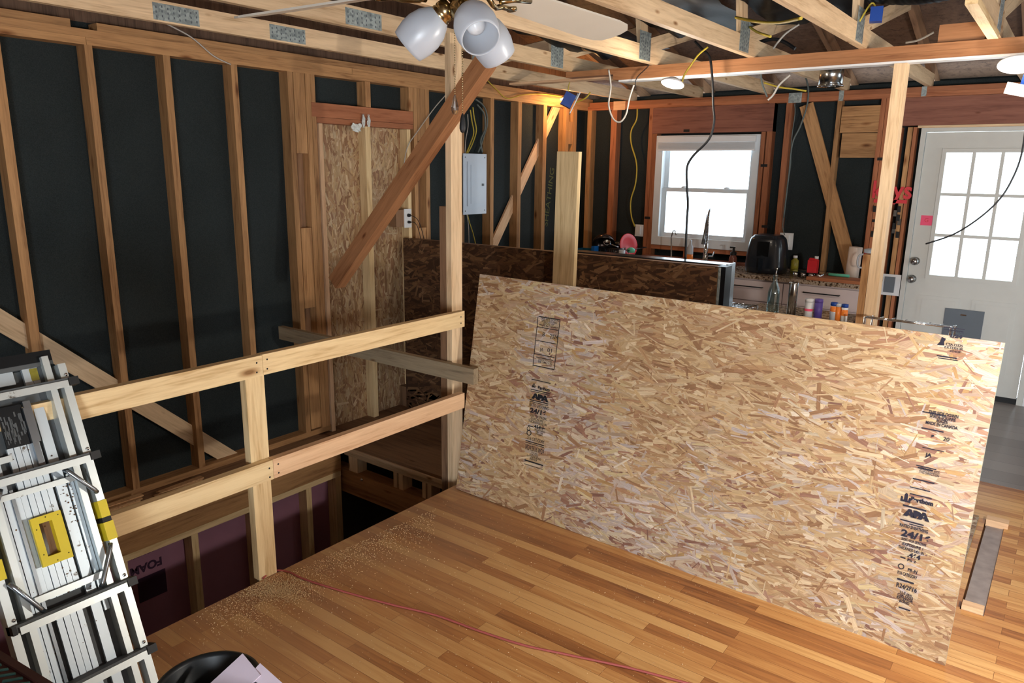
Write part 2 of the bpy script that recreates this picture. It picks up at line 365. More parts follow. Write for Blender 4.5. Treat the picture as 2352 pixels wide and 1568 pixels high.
M['oil'] = plain('olive_label', srgb(140, 130, 40), .4, 0, .2, 40)
M['fryer'] = plain('fryer_black', srgb(34, 40, 48), .28, 0, .06, coat=.3)
M['dust'] = plain('sawdust_wood', srgb(214, 184, 140), .9, 0, .15, 300)
M['subfloor'] = plain('subfloor_grey', srgb(158, 148, 146), .85, 0, .14, 20)
M['binplastic'] = plain('bin_plastic', srgb(18, 24, 28), .42, 0, .12, 5)
M['pink_board'] = plain('pale_board', srgb(206, 192, 206), .85, 0, .03)
M['nailstrip'] = plain('nail_collation', srgb(62, 96, 88), .35, .4, .2)
M['maroon'] = plain('maroon_case', srgb(64, 26, 22), .6, 0, .2)
M['clearjar'] = plain('bottle_plastic', srgb(190, 196, 204), .2, 0, .02)
M['tissue'] = plain('tissue', srgb(226, 230, 226), .9, 0, .03)
M['brown_flap'] = plain('backsplash_wood', srgb(120, 78, 60), .5, 0, .1)
def glass(name, col=(1, 1, 1, 1), gl=.08):
    m, N, L, B = new_mat(name); N.remove(B)
    t = N.new('ShaderNodeBsdfTransparent'); t.inputs[0].default_value = col; g = N.new('ShaderNodeBsdfGlossy'); g.inputs['Roughness'].default_value = .03
    mx = N.new('ShaderNodeMixShader'); mx.inputs[0].default_value = gl; L.new(t.outputs[0], mx.inputs[1]); L.new(g.outputs[0], mx.inputs[2]); L.new(mx.outputs[0], N['Material Output'].inputs[0])
    return m
M['glass'] = glass('window_glass', (.97, .99, 1, 1), .06)
M['bottle'] = glass('bottle_glass', (.72, .84, .86, 1), .22)
M['crystal'] = glass('crystal', (.72, .74, .76, 1), .35)
def frosted():
    m, N, L, B = new_mat('frosted_glass'); N.remove(B)
    d = N.new('ShaderNodeBsdfDiffuse'); d.inputs[0].default_value = srgb(214, 220, 228); t = N.new('ShaderNodeBsdfTranslucent'); t.inputs[0].default_value = srgb(224, 230, 238)
    g = N.new('ShaderNodeBsdfGlossy'); g.inputs['Roughness'].default_value = .35
    a = N.new('ShaderNodeMixShader'); a.inputs[0].default_value = .5; L.new(d.outputs[0], a.inputs[1]); L.new(t.outputs[0], a.inputs[2])
    b = N.new('ShaderNodeMixShader'); b.inputs[0].default_value = .06; L.new(a.outputs[0], b.inputs[1]); L.new(g.outputs[0], b.inputs[2]); L.new(b.outputs[0], N['Material Output'].inputs[0])
    return m
M['frost'] = frosted()
M['lit'] = plain('lit_lens', (1, .9, .75, 1), .5, 0, 0, emit=((1, .82, .62), 14))
M['litbulb'] = plain('lit_bulb', (1, .8, .5, 1), .5, 0, 0, emit=((1, .62, .28), 12))

# ------------------------------------------------------------------ OSB with real strands
PAL_T = [(204,182,150),(190,164,134),(208,186,158),(196,172,134),(186,160,138),(200,180,162),(214,190,158),(198,166,134),(226,206,176),(182,146,118),(206,178,132),(168,124,100),(222,200,150),(196,180,164),(212,196,184),(190,152,100),(176,138,112),(234,218,190),(146,106,88),(200,186,176),(214,196,164)]
PAL_Y = [(200,168,124),(208,178,134),(218,190,148),(184,146,104),(192,156,112),(160,120,84),(222,198,158),(176,134,98),(202,170,132),(206,174,126)]
PAL_D = [(98,70,48),(112,80,54),(86,60,42),(124,92,62),(104,74,52),(74,50,36),(136,104,74),(92,64,46)]
def clip_poly(P, x0, x1, z0, z1):
    for ax, lim, s in ((0, x0, 1), (0, x1, -1), (1, z0, 1), (1, z1, -1)):
        out = []
        for i in range(len(P)):
            a, b = P[i], P[(i+1) % len(P)]; da = (a[ax]-lim)*s; db = (b[ax]-lim)*s
            if da >= 0: out.append(a)
            if (da >= 0) != (db >= 0):
                t = da/(da-db); out.append(tuple(a[k]+(b[k]-a[k])*t for k in range(4)))
        P = out
        if len(P) < 3: return []
    return P
def osb(name, Wd, Hd, th, n, pal, m, parent=None, seed=1, ang0=0, edge=(196, 214, 196), scale=1.0):
    rnd = random.Random(seed); bm = bmesh.new(); uvl = bm.loops.layers.uv.new('UVMap'); cl = bm.loops.layers.float_color.new('Col')
    def face(vs, col, uvs=None):
        f = bm.faces.new(vs)
        for i, l in enumerate(f.loops): l[cl] = col; l[uvl].uv = uvs[i] if uvs else (0, 0)
    c8 = [bm.verts.new(c) for c in [(0,0,0),(Wd,0,0),(Wd,th,0),(0,th,0),(0,0,Hd),(Wd,0,Hd),(Wd,th,Hd),(0,th,Hd)]]
    base = srgb(150, 112, 84) if pal is not PAL_D else srgb(70, 48, 34); eg = srgb(*edge)
    for f, c in (((3,2,1,0), eg), ((4,5,6,7), eg), ((0,1,5,4), base), ((1,2,6,5), eg), ((2,3,7,6), base), ((3,0,4,7), eg)):
        face([c8[i] for i in f], c)
    top = .0016
    for i in range(n):
        k = i/n
        if k < .55: L = rnd.uniform(.07, .15); w = rnd.uniform(.014, .038)
        elif k < .9: L = rnd.uniform(.04, .12); w = rnd.uniform(.006, .022)
        else: L = rnd.uniform(.02, .09); w = rnd.uniform(.0015, .006)
        L *= scale; w *= scale
        a = math.radians(rnd.gauss(0, 17) if rnd.random() < .84 else rnd.uniform(-90, 90)) + ang0
        cx, cz = rnd.uniform(-.03, Wd+.03), rnd.uniform(-.03, Hd+.03)
        col = srgb(*(rnd.choice(pal) if noise.noise(V3((cx*2.3+7*seed, cz*1.1, 5.5)))+rnd.uniform(-.25, .25) < .16 or pal is PAL_D else rnd.choice(PAL_Y))); v = rnd.uniform(.88, 1.12)
        # broad drift of strand colour over the sheet
        dr = .5+.5*noise.noise(V3((cx*1.9+seed, cz*1.9, seed*1.7)))
        tn = (1, 1, 1) if pal is PAL_D else (.80, .80, .84)
        col = tuple(min(1, c*k_*v*(.84+.32*dr)) for c, k_ in zip(col[:3], tn)) + (1,)
        sk = rnd.uniform(-.35, .35)*w
        q = [(-L/2, -w/2*rnd.uniform(.6, 1)), (L/2, -w/2*rnd.uniform(.5, 1)), (L/2+sk+rnd.uniform(-.004, .012), w/2*rnd.uniform(.5, 1)), (-L/2+sk, w/2*rnd.uniform(.6, 1))]
        uo, vo = rnd.random()*9, rnd.random()*9; ca, sa = math.cos(a), math.sin(a)
        P = clip_poly([(cx+x*ca-z*sa, cz+x*sa+z*ca, x+uo, z+vo) for x, z in q], .0005, Wd-.0005, .0005, Hd-.0005)
        if len(P) < 3: continue
        yy = -.0002 - top*k
        face([bm.verts.new((p[0], yy, p[1])) for p in P], col, [(p[2], p[3]) for p in P])
    me = bpy.data.meshes.new(name); bm.to_mesh(me); bm.free(); me.materials.append(M['osb'])
    o = bpy.data.objects.new(name, me); COL.objects.link(o); o.matrix_basis = m
    return setp(o, parent)

# ------------------------------------------------------------------ the shell
XL, XS, YB, ZP, XE = -4.243, -4.333, 6.909, 2.376, -2.63
YBS = YB + .09
def struct(o, kind='structure'): o['kind'] = kind; return o
GY = 4.97
# floor with a slot where a wall plate was torn out
fl = MB()
for b in ((XE, -.155, -2.0, GY), (-.155, -.068, -2.0, 3.36), (-.155, -.068, 4.40, GY), (-.068, 2.2, -2.0, GY)): fl.box(b[0], b[1], b[2], b[3], -.02, 0)
struct(fl.build('floor', M['floor']))
struct(MB().box(-.146, -.068, 3.36, 4.40, -.0205, -.005).build('trim_1', M['subfloor']))
struct(MB().box(-4.333, 2.2, GY, YBS, -.02, .003).build('floor', M['vinyl']))
struct(MB().box(XE, 2.2, -2.0, GY, -.26, -.0205).build('trim_2', M['dim']))
struct(MB().box(-4.333, XE, 4.19, GY, -.26, -.0).build('trim_3', M['dim']))
# left wall: sheathing with its framing as parts
wl = struct(MB().box(XS-.02, XS, -2.0, YBS+.02, -.16, 2.50).build('wall_left', M['sheath']))
def lstud(a, b, y=None, z0=-.112, z1=ZP, mat='stud', name='stud', parent=wl):
    """stud on the left wall whose front face spans the photo columns a..b at the row y"""
    y0 = at(a, y, x=XL).y; y1 = at(b, y, x=XL).y
    return abox(name, XS, XL, y0, y1, z0, z1, M[mat], parent)
for a, b, y in ((5, 29, 310), (193, 211, 103), (374, 390, 127), (530, 544, 148), (659.5, 671, 163), (700, 711.5, 168)):
    lstud(a, b, y)
lstud(712.5, 722, 170)
lstud(838, 850, 187, z0=2.20); lstud(938, 948, 197, z0=2.20)
lstud(949, 957, 200); lstud(976, 985, 205); lstud(1057, 1066, 220); lstud(1127, 1135, 228); lstud(1191, 1199, 236); lstud(1249, 1257, 242)
lstud(1301, 1308, 248); lstud(1318, 1326, 250)
# the studs beyond the camera side of the frame
for y in (1.08, .67, .26, -.15, -.56, -.97, -1.38): abox('stud', XS, XL, y, y+.038, -.112, ZP, M['stud'], wl)
# spacer blocks in the two built-up posts
ya, yb = at(672.5, 165, x=XL).y, at(699, 165, x=XL).y
for z0, z1 in ((1.86, ZP), (.80, 1.36), (-.10, .42)): abox('spacer_block', XS+.01, XL-.002, ya+.003, yb-.002, z0, z1, M['stud'], wl)
ya, yb = at(958, 200, x=XL).y, at(975.5, 204, x=XL).y
for z0, z1 in ((1.98, ZP), (-.1, 1.30)): abox('spacer_block', XS+.01, XL-.002, ya, yb, z0, z1, M['stud'], wl)
abox('spacer_block', XS+.01, XS+.02, ya, yb, 1.30, 1.98, M['dim'], wl, 0)
abox('spacer_block', XS, XS+.03, at(672.5, 165, x=XL).y+.003, at(699, 165, x=XL).y-.002, .42, .80, M['dim'], wl, 0)
abox('spacer_block', XS, XS+.03, at(672.5, 165, x=XL).y+.003, at(699, 165, x=XL).y-.002, 1.36, 1.86, M['dim'], wl, 0)
# plates
abox('top_plate', XS, XL, -2.0, at(198, 100, x=XL).y, ZP, ZP+.038, M['stud'], wl)
abox('top_plate', XS, XL, at(198, 100, x=XL).y+.002, YBS, ZP, ZP+.038, M['stud'], wl)
abox('top_plate', XS, XL+.001, -2.0, 3.72, ZP+.0385, ZP+.0765, M['stud'], wl)
abox('top_plate', XS, XL+.001, 3.723, YBS, ZP+.0385, ZP+.0765, M['stud'], wl)
abox('top_plate', XS, XL+.002, -2.0, 1.86, ZP+.077, ZP+.115, M['stud'], wl)
abox('top_plate', XS, XL+.002, 1.99, YBS, ZP+.077, ZP+.115, M['stud'], wl)
abox('bottom_plate', XS, XL, -2.0, 3.40, -.15, -.112, M['stud'], wl)
# header of the boarded-up doorway, its lining, the panel and the middle stud
HY0, HY1 = at(714, 220, x=XL).y, at(948, 245, x=XL).y
abox('header', XS+.01, XL+.002, HY0, HY1, 2.105, 2.198, M['fir_red'], wl)
abox('header_plate', XS+.01, XL+.001, HY0+.04, HY1, 2.066, 2.103, M['fir_red'], wl)
abox('jamb_liner', XS+.01, XL+.001, at(731, 273, x=XL).y, at(737, 273, x=XL).y+.01, -.17, 2.064, M['new_pink'], wl)
abox('jamb_liner', XS+.01, XL+.001, at(934, 290, x=XL).y, at(942, 290, x=XL).y, -.17, 2.064, M['new'], wl)
abox('panel_stud', XS+.01, XL+.001, at(838.5, 292, x=XL).y, at(850, 292, x=XL).y, -.17, 2.064, M['new'], wl)
OY0, OY1 = at(737, 273, x=XL).y, 4.27
Rl = Matrix(((0, -1, 0), (1, 0, 0), (0, 0, 1))).to_4x4()      # local x -> +y, outward normal -> +x
po = osb('boarding_panel', OY1-OY0, 2.24, .011, 3600, PAL_Y, Matrix.Translation((XS+.012, OY0, -.17)) @ Rl, wl, 5, math.pi/2)
po['label'] = 'oriented strand board panel with vertical strands'
# let-in diagonal braces
pa, pb = at(0, 735, x=XL-.04), at(520, 1045, x=XL-.04)
d = (pb-pa).normalized()
board('brace', (XL-.055, pa.y-1.0*d.y, pa.z-1.0*d.z), (XL-.055, pb.y+.10*d.y, pb.z+.10*d.z), .10, .02, (0, d.z, -d.y), M['truss'], wl)
pa, pb = at(1272, 262, x=XL-.05), at(1152, 525, x=XL-.05); d = (pb-pa).normalized()
board('brace', (XL-.06, pa.y-.2*d.y, pa.z-.2*d.z), (XL-.06, pb.y+1.0*d.y, pb.z+1.0*d.z), .10, .02, (0, d.z, -d.y), M['new_pink'], wl)
abox('corner_block', XS+.005, XL-.005, at(1308, 265, x=XL).y, 6.70, 2.03, 2.25, M['stud'], wl)
# printed marks on the sheathing near the corner
M['felttext'] = plain('felt_print', srgb(92, 98, 60), .8)
text_mesh('sheathing_print', 'SHEATHING', .11, M['felttext'], wl, Matrix.Translation((XS+.001, 6.36, 1.5)) @ Rl @ Matrix.Rotation(math.pi/2, 4, 'X') @ Matrix.Rotation(math.radians(80), 4, 'Z'))

# back wall with window and door openings
WX0, WX1, WZ0, WZ1 = at(1510, 312, y=YB).x, at(1748, 310, y=YB).x, at(1493, 560, y=YB).z, at(1510, 312, y=YB).z
DX0, DX1, DZ = -1.102, -.135, 2.135
sb = MB()
for x0, x1, z0, z1 in ((-4.35, WX0, -.16, 2.50), (WX0, WX1, -.16, WZ0), (WX0, WX1, WZ1, 2.50), (WX1, DX0, -.16, 2.50), (DX0, DX1, DZ, 2.50), (DX1, 2.22, -.16, 2.50)):
    sb.box(x0, x1, YBS, YBS+.02, z0, z1)
wb = struct(sb.build('wall_back', M['sheath']))
def bstud(x0, x1, z0=0.0, z1=ZP, mat='fir_red', name='stud', dy=0): return abox(name, x0, x1, YB+dy, YBS, z0, z1, M[mat], wb)
X = lambda px, py: at(px, py, y=YB).x
bstud(XL-.0, X(1358, 252)+.01, mat='stud'); bstud(X(1405, 250), X(1418, 250))
bstud(X(1490, 300), X(1499, 300)); bstud(X(1499.6, 300), WX0-.003, z1=WZ1+.02)
bstud(WX1+.003, X(1760, 300)-.004, z1=WZ1+.02); bstud(X(1762, 300), X(1780, 238)+.0)
bstud(X(1807, 237), X(1820, 237)); bstud(X(1924, 235), X(1934, 235), mat='stud')
bstud(X(2025, 228), X(2036, 228)); bstud(X(2037, 228), X(2048, 228)); bstud(X(2062, 300), X(2072, 300), z1=DZ+.01)
bstud(X(2085, 300), X(2096, 300), z1=DZ+.01, mat='stud'); bstud(X(2098, 300), DX0-.035, z1=DZ+.01)
abox('block', X(1935, 245), X(2024, 245), YB+.002, YBS, 2.11, 2.325, M['stud'], wb)
abox('block', X(1935, 300), X(2024, 300), YB+.004, YBS, 1.905, 2.105, M['stud'], wb)
abox('window_header', X(1501, 240), X(1780, 238), YB-.001, YBS, WZ1+.022, ZP-.002, M['header'], wb)
abox('door_header', X(2050, 228), 1.2, YB-.001, YBS, DZ+.022, ZP-.002, M['header'], wb)
abox('top_plate', XL, 2.2, YB, YBS, ZP, ZP+.038, M['fir_red'], wb); abox('top_plate', XL+.02, 2.2, YB-.001, YBS, ZP+.0385, ZP+.0765, M['fir_red'], wb)
abox('window_sill_plate', WX0-.03, WX1+.02, YB+.002, YBS, WZ0-.045, WZ0-.005, M['fir_red'], wb)
abox('sill_cripple', WX0+.35, WX0+.388, YB+.002, YBS, .1, WZ0-.046, M['fir_red'], wb)
pa, pb = at(1851, 240, y=YB), at(1955, 625, y=YB); d = (pb-pa).normalized()
board('brace', (pa.x, YB+.018, pa.z), (pb.x, YB+.018, pb.z), .115, .02, (d.z, 0, -d.x), M['stud'], wb)
abox('plate_strap', X(1812, 220), X(1842, 220), YB-.004, YB-.002, 2.37, 2.455, M['galv'], wb, 0)
abox('plate_strap', X(1927, 220), X(1938, 220), YB-.004, YB-.002, 2.37, 2.455, M['galv'], wb, 0)
abox('plate_strap', X(2118, 200), X(2130, 200), YB-.004, YB-.002, 2.38, 2.455, M['galv'], wb, 0)
abox('plate_patch', X(1410, 235), X(1437, 235), YB-.006, YB-.002, 2.37, 2.455, M['new_pink'], wb, 0)
for px, py in ((1487, 500), (1755, 380), (1757, 520), (2024, 365), (2012, 507), (1577, 300)):
    p = at(px, py, y=YB); abox('strap_end', p.x-.03, p.x+.03, YB-.003, YB-.001, p.z-.012, p.z+.012, M['dark'], wb, 0)
# out-of-frame walls with openings added to let light in
b = MB()
for y0, y1, z0, z1 in ((-2.0, 5.3, -.26, 2.5), (6.6, YBS+.02, -.26, 2.5), (5.3, 6.6, -.26, .85), (5.3, 6.6, 2.15, 2.5)): b.box(2.2, 2.22, y0, y1, z0, z1)
struct(b.build('wall_right', M['drywall']))
b = MB()
b.box(-4.35, .55, -2.02, -2.0, -.26, 5.2).box(2.15, 2.22, -2.02, -2.0, -.26, 5.2).box(.55, 2.15, -2.02, -2.0, -.26, .06).box(.55, 2.15, -2.02, -2.0, 1.38, 5.2)  # low rear opening added for the area light outside it
struct(b.build('wall_rear', M['drywall']))
struct(MB().prism([(-2.02, 2.5), (YBS+.5, 2.5), (-2.02, 5.2)], 2.2, 2.22, 'x').build('trim_4', M['deckwood']))
struct(MB().prism([(-2.02, 2.5), (YBS+.5, 2.5), (-2.02, 5.2)], XS-.02, XS, 'x').build('trim_5', M['deckwood']))

# roof deck and trusses
RS = .28
def roof_z(y): return 2.60 + (YBS+.1-y)*RS
rd = MB()
y = YBS+.5; k = 0
while y > -2.1:
    y2 = y-.187
    z0, z1 = roof_z(y), roof_z(y2)
    rd.prism([(y, z0), (y2+.006, z1), (y2+.006, z1+.02), (y, z0+.02)], -4.9, 2.4, 'x')
    y = y2
struct(rd.build('ceiling', M['deckwood']))
struct(MB().box(-4.4, 2.3, YBS+.3, YBS+.32, 2.2, roof_z(YBS+.3)).build('trim_6', M['sheath']))
truss_labels = ['roof truss nearest the left wall, a nail plate high in the corner', 'roof truss second from the left wall, passing behind the left fan shade',
                'pale roof truss whose knotted bottom chord runs behind the fan blade', 'pale roof truss crossing just right of the fan blade tip',
                'pale roof truss crossing above the shiny vent pipe', 'roof truss crossing above the tall post, bright white web']
def truss(x, label, ca, w=.038):
    r = empty('roof_truss', (x, 4.6, 2.4535), label, 'truss', 'roof trusses over the room')
    abox('bottom_chord', x, x+w, -1.9, YBS, 2.4535, 2.4535+.1, M['truss'], r)
    zz = lambda y: roof_z(y)-.055
    board('top_chord', (x+w/2, YBS+.28, zz(YBS+.28)), (x+w/2, -1.9, zz(-1.9)), .1, w, (0, 0, 1), M['dim'], r)
    board('web', (x+w/2, 4.50, 2.56), (x+w/2, 4.33, zz(4.33)-.05), .089, w-.002, (0, 1, 0), M['truss'], r)
    board('web', (x+w/2, 4.58, 2.56), (x+w/2, 5.75, zz(5.75)-.05), .089, w-.002, (0, 1, 0), M['truss'], r)
    board('web', (x+w/2, 1.90, 2.56), (x+w/2, 2.9, zz(2.9)-.05), .089, w-.002, (0, 1, 0), M['truss'], r)
    def plate(y, z, ly, lz):
        b = MB().box(x+w+.0003, x+w+.0016, y, y+ly, z, z+lz)
        for i in range(int(ly/.03)):
            for j in range(int(lz/.022)):
                yy, zz_ = y+.016+i*.03, z+.014+j*.022+(.006 if i % 2 else 0)
                if zz_ < z+lz-.006: b.box(x+w+.0016, x+w+.0028, yy-.003, yy+.003, zz_-.005, zz_+.005, mi=1)
        b.build('gusset_plate', [M['galv'], M['petgrey']], r)
    plate(4.42, 2.462, .15, .17)
    for y in ca: plate(y, 2.462, .24, .078)
truss(-3.76, truss_labels[0], [2.02, 2.68]); truss(-3.06, truss_labels[1], [2.62]); truss(-2.39, truss_labels[2], []); truss(-1.745, truss_labels[3], [])
truss(-1.115, truss_labels[4], []); truss(-.48, truss_labels[5], [])
# white diagonal web on the right-hand truss, loose block on the beam
board('web', at(2232, 0, x=-.46), at(2282, 82, x=-.46), .045, .03, (1, 0, 0), M['new'], [o for o in bpy.data.objects if o.get('label') == truss_labels[5]][0])
tag(recenter(abox('wood_block', at(2155, 95, y=4.72).x, at(2262, 90, y=4.72).x, 4.70, 4.74, 2.4535, 2.545, M['beam'])), 'reddish wood block lying on the double beam, left of the right truss web', 'wood block')

# double-plate beam carried by the post
BY = 4.68
bm_ = empty('ceiling_beam', (-.9, BY+.045, ZP), 'double reddish beam crossing the room at ceiling height', 'beam')
abox('upper_plate', at(1300, 160, y=BY).x, 2.19, BY, BY+.089, ZP+.0385, ZP+.0765, M['beam'], bm_)
abox('lower_plate', at(1408, 178, y=BY).x, 2.19, BY-.001, BY+.089, ZP, ZP+.038, M['beam'], bm_)
abox('plaster_strip', at(1420, 185, y=BY).x, 2.19, BY+.004, BY+.085, ZP-.012, ZP-.0005, M['white'], bm_, 0)
abox('plaster_scrap', at(1200, 190, y=BY).x-.2, at(1408, 178, y=BY).x, BY+.1, BY+.19, ZP+.03, ZP+.045, M['new_pink'], bm_, 0)
tag(recenter(abox('wood_post', -.925, -.862, BY, BY+.089, 0, ZP-.0125, M['truss'])), 'tall tan post standing left of the white door under the beam', 'post')
tag(recenter(abox('wood_stud', -.965, -.927, BY-.0, BY+.089, 0, 1.316, M['stud'])), 'short stud cut at counter height, fixed to the left of the tall post', 'stud')

# half wall at the far end of the stair opening
HWY = 4.19
hw = empty('half_wall', (-2.9, HWY+.05, -.15), 'waist-high stud partition faced with dark strand board beside the stairs', 'partition')
osb('facing_panel', 2.60, 1.40, .011, 3600, PAL_D, Matrix.Translation((XL+.0, HWY, -.168)), hw, 9, .1, edge=(120, 96, 70))
abox('top_plate', XL, -1.655, HWY+.012, HWY+.10, 1.188, 1.226, M['dim'], hw)
for i in range(7): abox('stud', XL+.02+i*.41, XL+.058+i*.41, HWY+.0125, HWY+.10, 0, 1.187, M['dim'], hw)
# tall loose board standing against it
xa, xb = at(1262, 500, y=4.13).x, at(1318, 500, y=4.13).x
tb = board('wood_board', (at(1290, 640, y=4.14).x-.0, 4.15, -.165), (at(1306, 348, y=4.14).x, 4.15, at(1306, 348, y=4.14).z), .165, .038, (1, 0, 0), M['new'])
tag(tb, 'tall pale plank standing upright against the strand-board half wall', 'plank')

# ------------------------------------------------------------------ stair opening
pit = struct(MB().box(-4.35, XE, -2.0, 4.9, -2.62, -2.6).build('floor_basement', M['concrete']))
struct(MB().box(XE, XE+.04, -2.0, 4.56, -2.62, -.2601).build('wall_basement_right', M['concrete']))
struct(MB().box(-4.38, XE+.05, 4.5, 4.56, -2.6, -.0).build('wall_basement_back', M['concrete']))
struct(MB().box(-4.35, XE, -2.02, -2.0, -2.6, -.262).build('wall_basement_front', M['concrete']))
struct(MB().box(-4.36, -4.134, -2.0, 4.5, -2.6, -.412).box(-4.38, -4.335, -2.0, 4.52, -.412, -.10).build('wall_basement_left', M['concrete']))
XF = -4.0
rj = struct(abox('trim_7', XF-.04, XF, -2.0, at(783, 1060, x=XF).y, -.372, -.152, M['stud']))
struct(abox('trim_8', XL-.09, XF, -2.0, at(783, 1060, x=XF).y, -.171, -.1515, M['dim']))
bw = empty('basement_stud_wall', (XF, 2.2, -2.6), 'pale basement stud wall with pink foam below the railing', 'stud wall')
ye = at(783, 1083, x=XF).y
abox('top_plate', XF-.089, XF, -2.0, ye, -.411, -.373, M['new'], bw)
def bst(a, b, y): abox('stud', XF-.089, XF, at(a, y, x=XF).y, at(b, y, x=XF).y, -2.6, -.412, M['new'], bw)
for a, b, y in ((280, 294, 1300), (439, 455, 1230), (580, 594, 1180), (703, 715, 1120), (770, 783, 1095)): bst(a, b, y)
for y in (1.2, .8, .4): abox('stud', XF-.089, XF, y, y+.038, -2.6, -.412, M['new'], bw)
fp = recenter(MB().box(XF-.132, XF-.09, -1.8, ye, -2.55, -.412).build('foam_board', M['foam'])); setp(fp, bw); fp['label'] = 'pink foam insulation board'
Rf = Rl @ Matrix.Rotation(math.pi/2, 4, 'X') @ Matrix.Rotation(math.pi, 4, 'Z')
pf = at(336, 1300, x=XF-.089)
text_mesh('foam_print', 'FOAM', .070, M['foamtext'], fp, Matrix.Translation((XF-.089, pf.y, pf.z)) @ Rf, .0003, bold=.003)
text_mesh('foam_print', 'INSULATION', .026, M['foamtext'], fp, Matrix.Translation((XF-.089, pf.y-.02, pf.z+.085)) @ Rf, .0003)
pq = at(350, 1342, x=XF-.089)
MB().box(XF-.0895, XF-.0885, pq.y-.085, pq.y+.085, pq.z-.085, pq.z+.07).build('print_block', M['foamtext'], fp)
# landing
ld = empty('stair_landing', (-3.5, 3.7, -.4), 'dark plywood stair landing on short cripple studs', 'landing')
LY, LZ = 3.30, -.168
abox('platform', XS+.01, XE-.02, LY, HWY-.001, LZ-.02, LZ, M['dim'], ld, 0)
abox('nosing', -3.99, XE-.02, LY-.012, LY+.02, LZ-.045, LZ-.0205, M['truss'], ld)
abox('front_plate', -3.99, XE-.02, LY, LY+.085, LZ-.085, LZ-.046, M['truss'], ld)
abox('ledger', -4.12, XE-.02, LY-.01, LY+.03, -.54, -.405, M['stud'], ld)
abox('ledger_plate', -4.12, XE-.02, LY-.012, LY+.09, -.404, -.366, M['stud'], ld)
def crip(a, b, py): abox('cripple', at(a, py, y=LY).x, at(b, py, y=LY).x, LY+.002, LY+.088, -.366, LZ-.086, M['truss'], ld)
for a, b, py in ((800, 820, 1050), (903, 911, 1085), (915, 925, 1088), (969, 977, 1105), (981, 990, 1108)): crip(a, b, py)
pb_ = at(831, 1101, y=LY-.012)
MB().lathe([(0, -.004), (.012, -.004), (.012, .004), (.006, .008), (0, .008)], Matrix.Translation(pb_) @ Matrix.Rotation(math.pi/2, 4, 'X'), 12).build('bolt', M['chrome'], ld)
# cedar shims stacked on the ledge
def shims(px0, px1, py, n, label, ax):
    c = at((px0+px1)/2, py, x=XF-.12); r = empty('shim_stack', (XF-.12, c.y, -.1513), label, 'shims', 'cedar shim stacks on the ledge')
    for i in range(n):
        dy, dx = random.uniform(-.02, .02), random.uniform(-.012, .012)
        L = ax*random.uniform(.9, 1)
        b = MB().prism([(-L/2, 0), (L/2, 0), (L/2, .008), (-L/2, .004)], -.02, .02, 'x')
        b.build('shim', M['shim'], r, Matrix.Translation((XF-.12+dx, c.y+dy, -.1512+i*.0085)) @ Matrix.Rotation(random.uniform(-.1, .1), 4, 'Z'))
shims(250, 305, 1140, 6, 'stack of cedar shims on the ledge nearest the ladder', .21)
shims(370, 455, 1100, 4, 'low stack of cedar shims on the ledge nearer the doorway panel', .30)

# post by the opening, its sister, the diagonal and the rails
p1 = tag(recenter(abox('wood_post', -2.742, -2.704, 3.035, 3.124, -.60, 2.4525, M['truss'])), 'tall brown post at the corner of the stair opening, crossed by the diagonal', 'post')
tag(recenter(abox('wood_stud', -2.790, -2.744, 3.035, 3.124, -.60, at(990, 472, y=3.04).z, M['dim'])), 'shorter dull stud fixed to the left of the tall brown stair post', 'stud')
pa, pb = at(1098, 178, y=3.0), at(775, 648, y=3.0)
db = board('diagonal_brace', (pb.x, 2.995, pb.z), (pa.x+.06, 2.995, pa.z+.075), .089, .075, (.6, 0, -.8), M['beam'])
tag(db, 'dark diagonal brace rising from the boarded doorway to the ceiling', 'brace')
pa, pb = at(668, 768, y=3.0), at(1082, 856, y=3.0)
tag(board('cross_rail', (XL+.01, 3.0, pa.z), (-2.50, 3.0, pa.z), .089, .038, (0, 0, 1), M['weathered']), 'dull grey rail crossing the far end of the stair opening', 'rail')

gr = empty('guard_rail', (XE, 1.8, 0), 'new pale wood guard rail along the stair opening', 'railing')
RX0, RX1 = XE, XE+.038
yj = at(603, 830, x=RX1).y; yjl = at(627, 1060, x=RX1).y; yend = at(1067, 740, x=RX1).y
abox('rail', RX0, RX1, -1.2, yj-.001, .930, 1.017, M['new'], gr); abox('rail', RX0, RX1, yj+.001, yend, .932, 1.019, M['new'], gr)
abox('rail', RX0, RX1, -1.2, yjl-.001, .465, .552, M['new'], gr); abox('rail', RX0, RX1, yjl+.001, at(1067, 930, x=RX1).y, .466, .553, M['new_pink'], gr)
pw0, pw1 = at(612, 1320, z=0).y, at(652, 1302, z=0).y
abox('rail_post', XE-.042, XE-.002, yj-.060, yj+.029, 0, .93, M['new'], gr)
abox('rail_post', XE-.042, XE-.002, -.55, -.46, 0, .93, M['new'], gr)
for y, z in ((yj-.03, .95), (yj-.028, .99), (yj+.02, .955), (yj+.022, .995), (yjl-.02, .48), (yjl-.02, .52), (yjl+.025, .485), (yjl+.025, .525), (yend-.03, .955), (yend-.03, .99)):
    MB().lathe([(0, 0), (.004, 0), (.004, .001), (0, .001)], Matrix.Translation((RX1, y, z)) @ Matrix.Rotation(math.pi/2, 4, 'Y'), 8).build('screw', M['dark'], gr)

T = Matrix.Translation
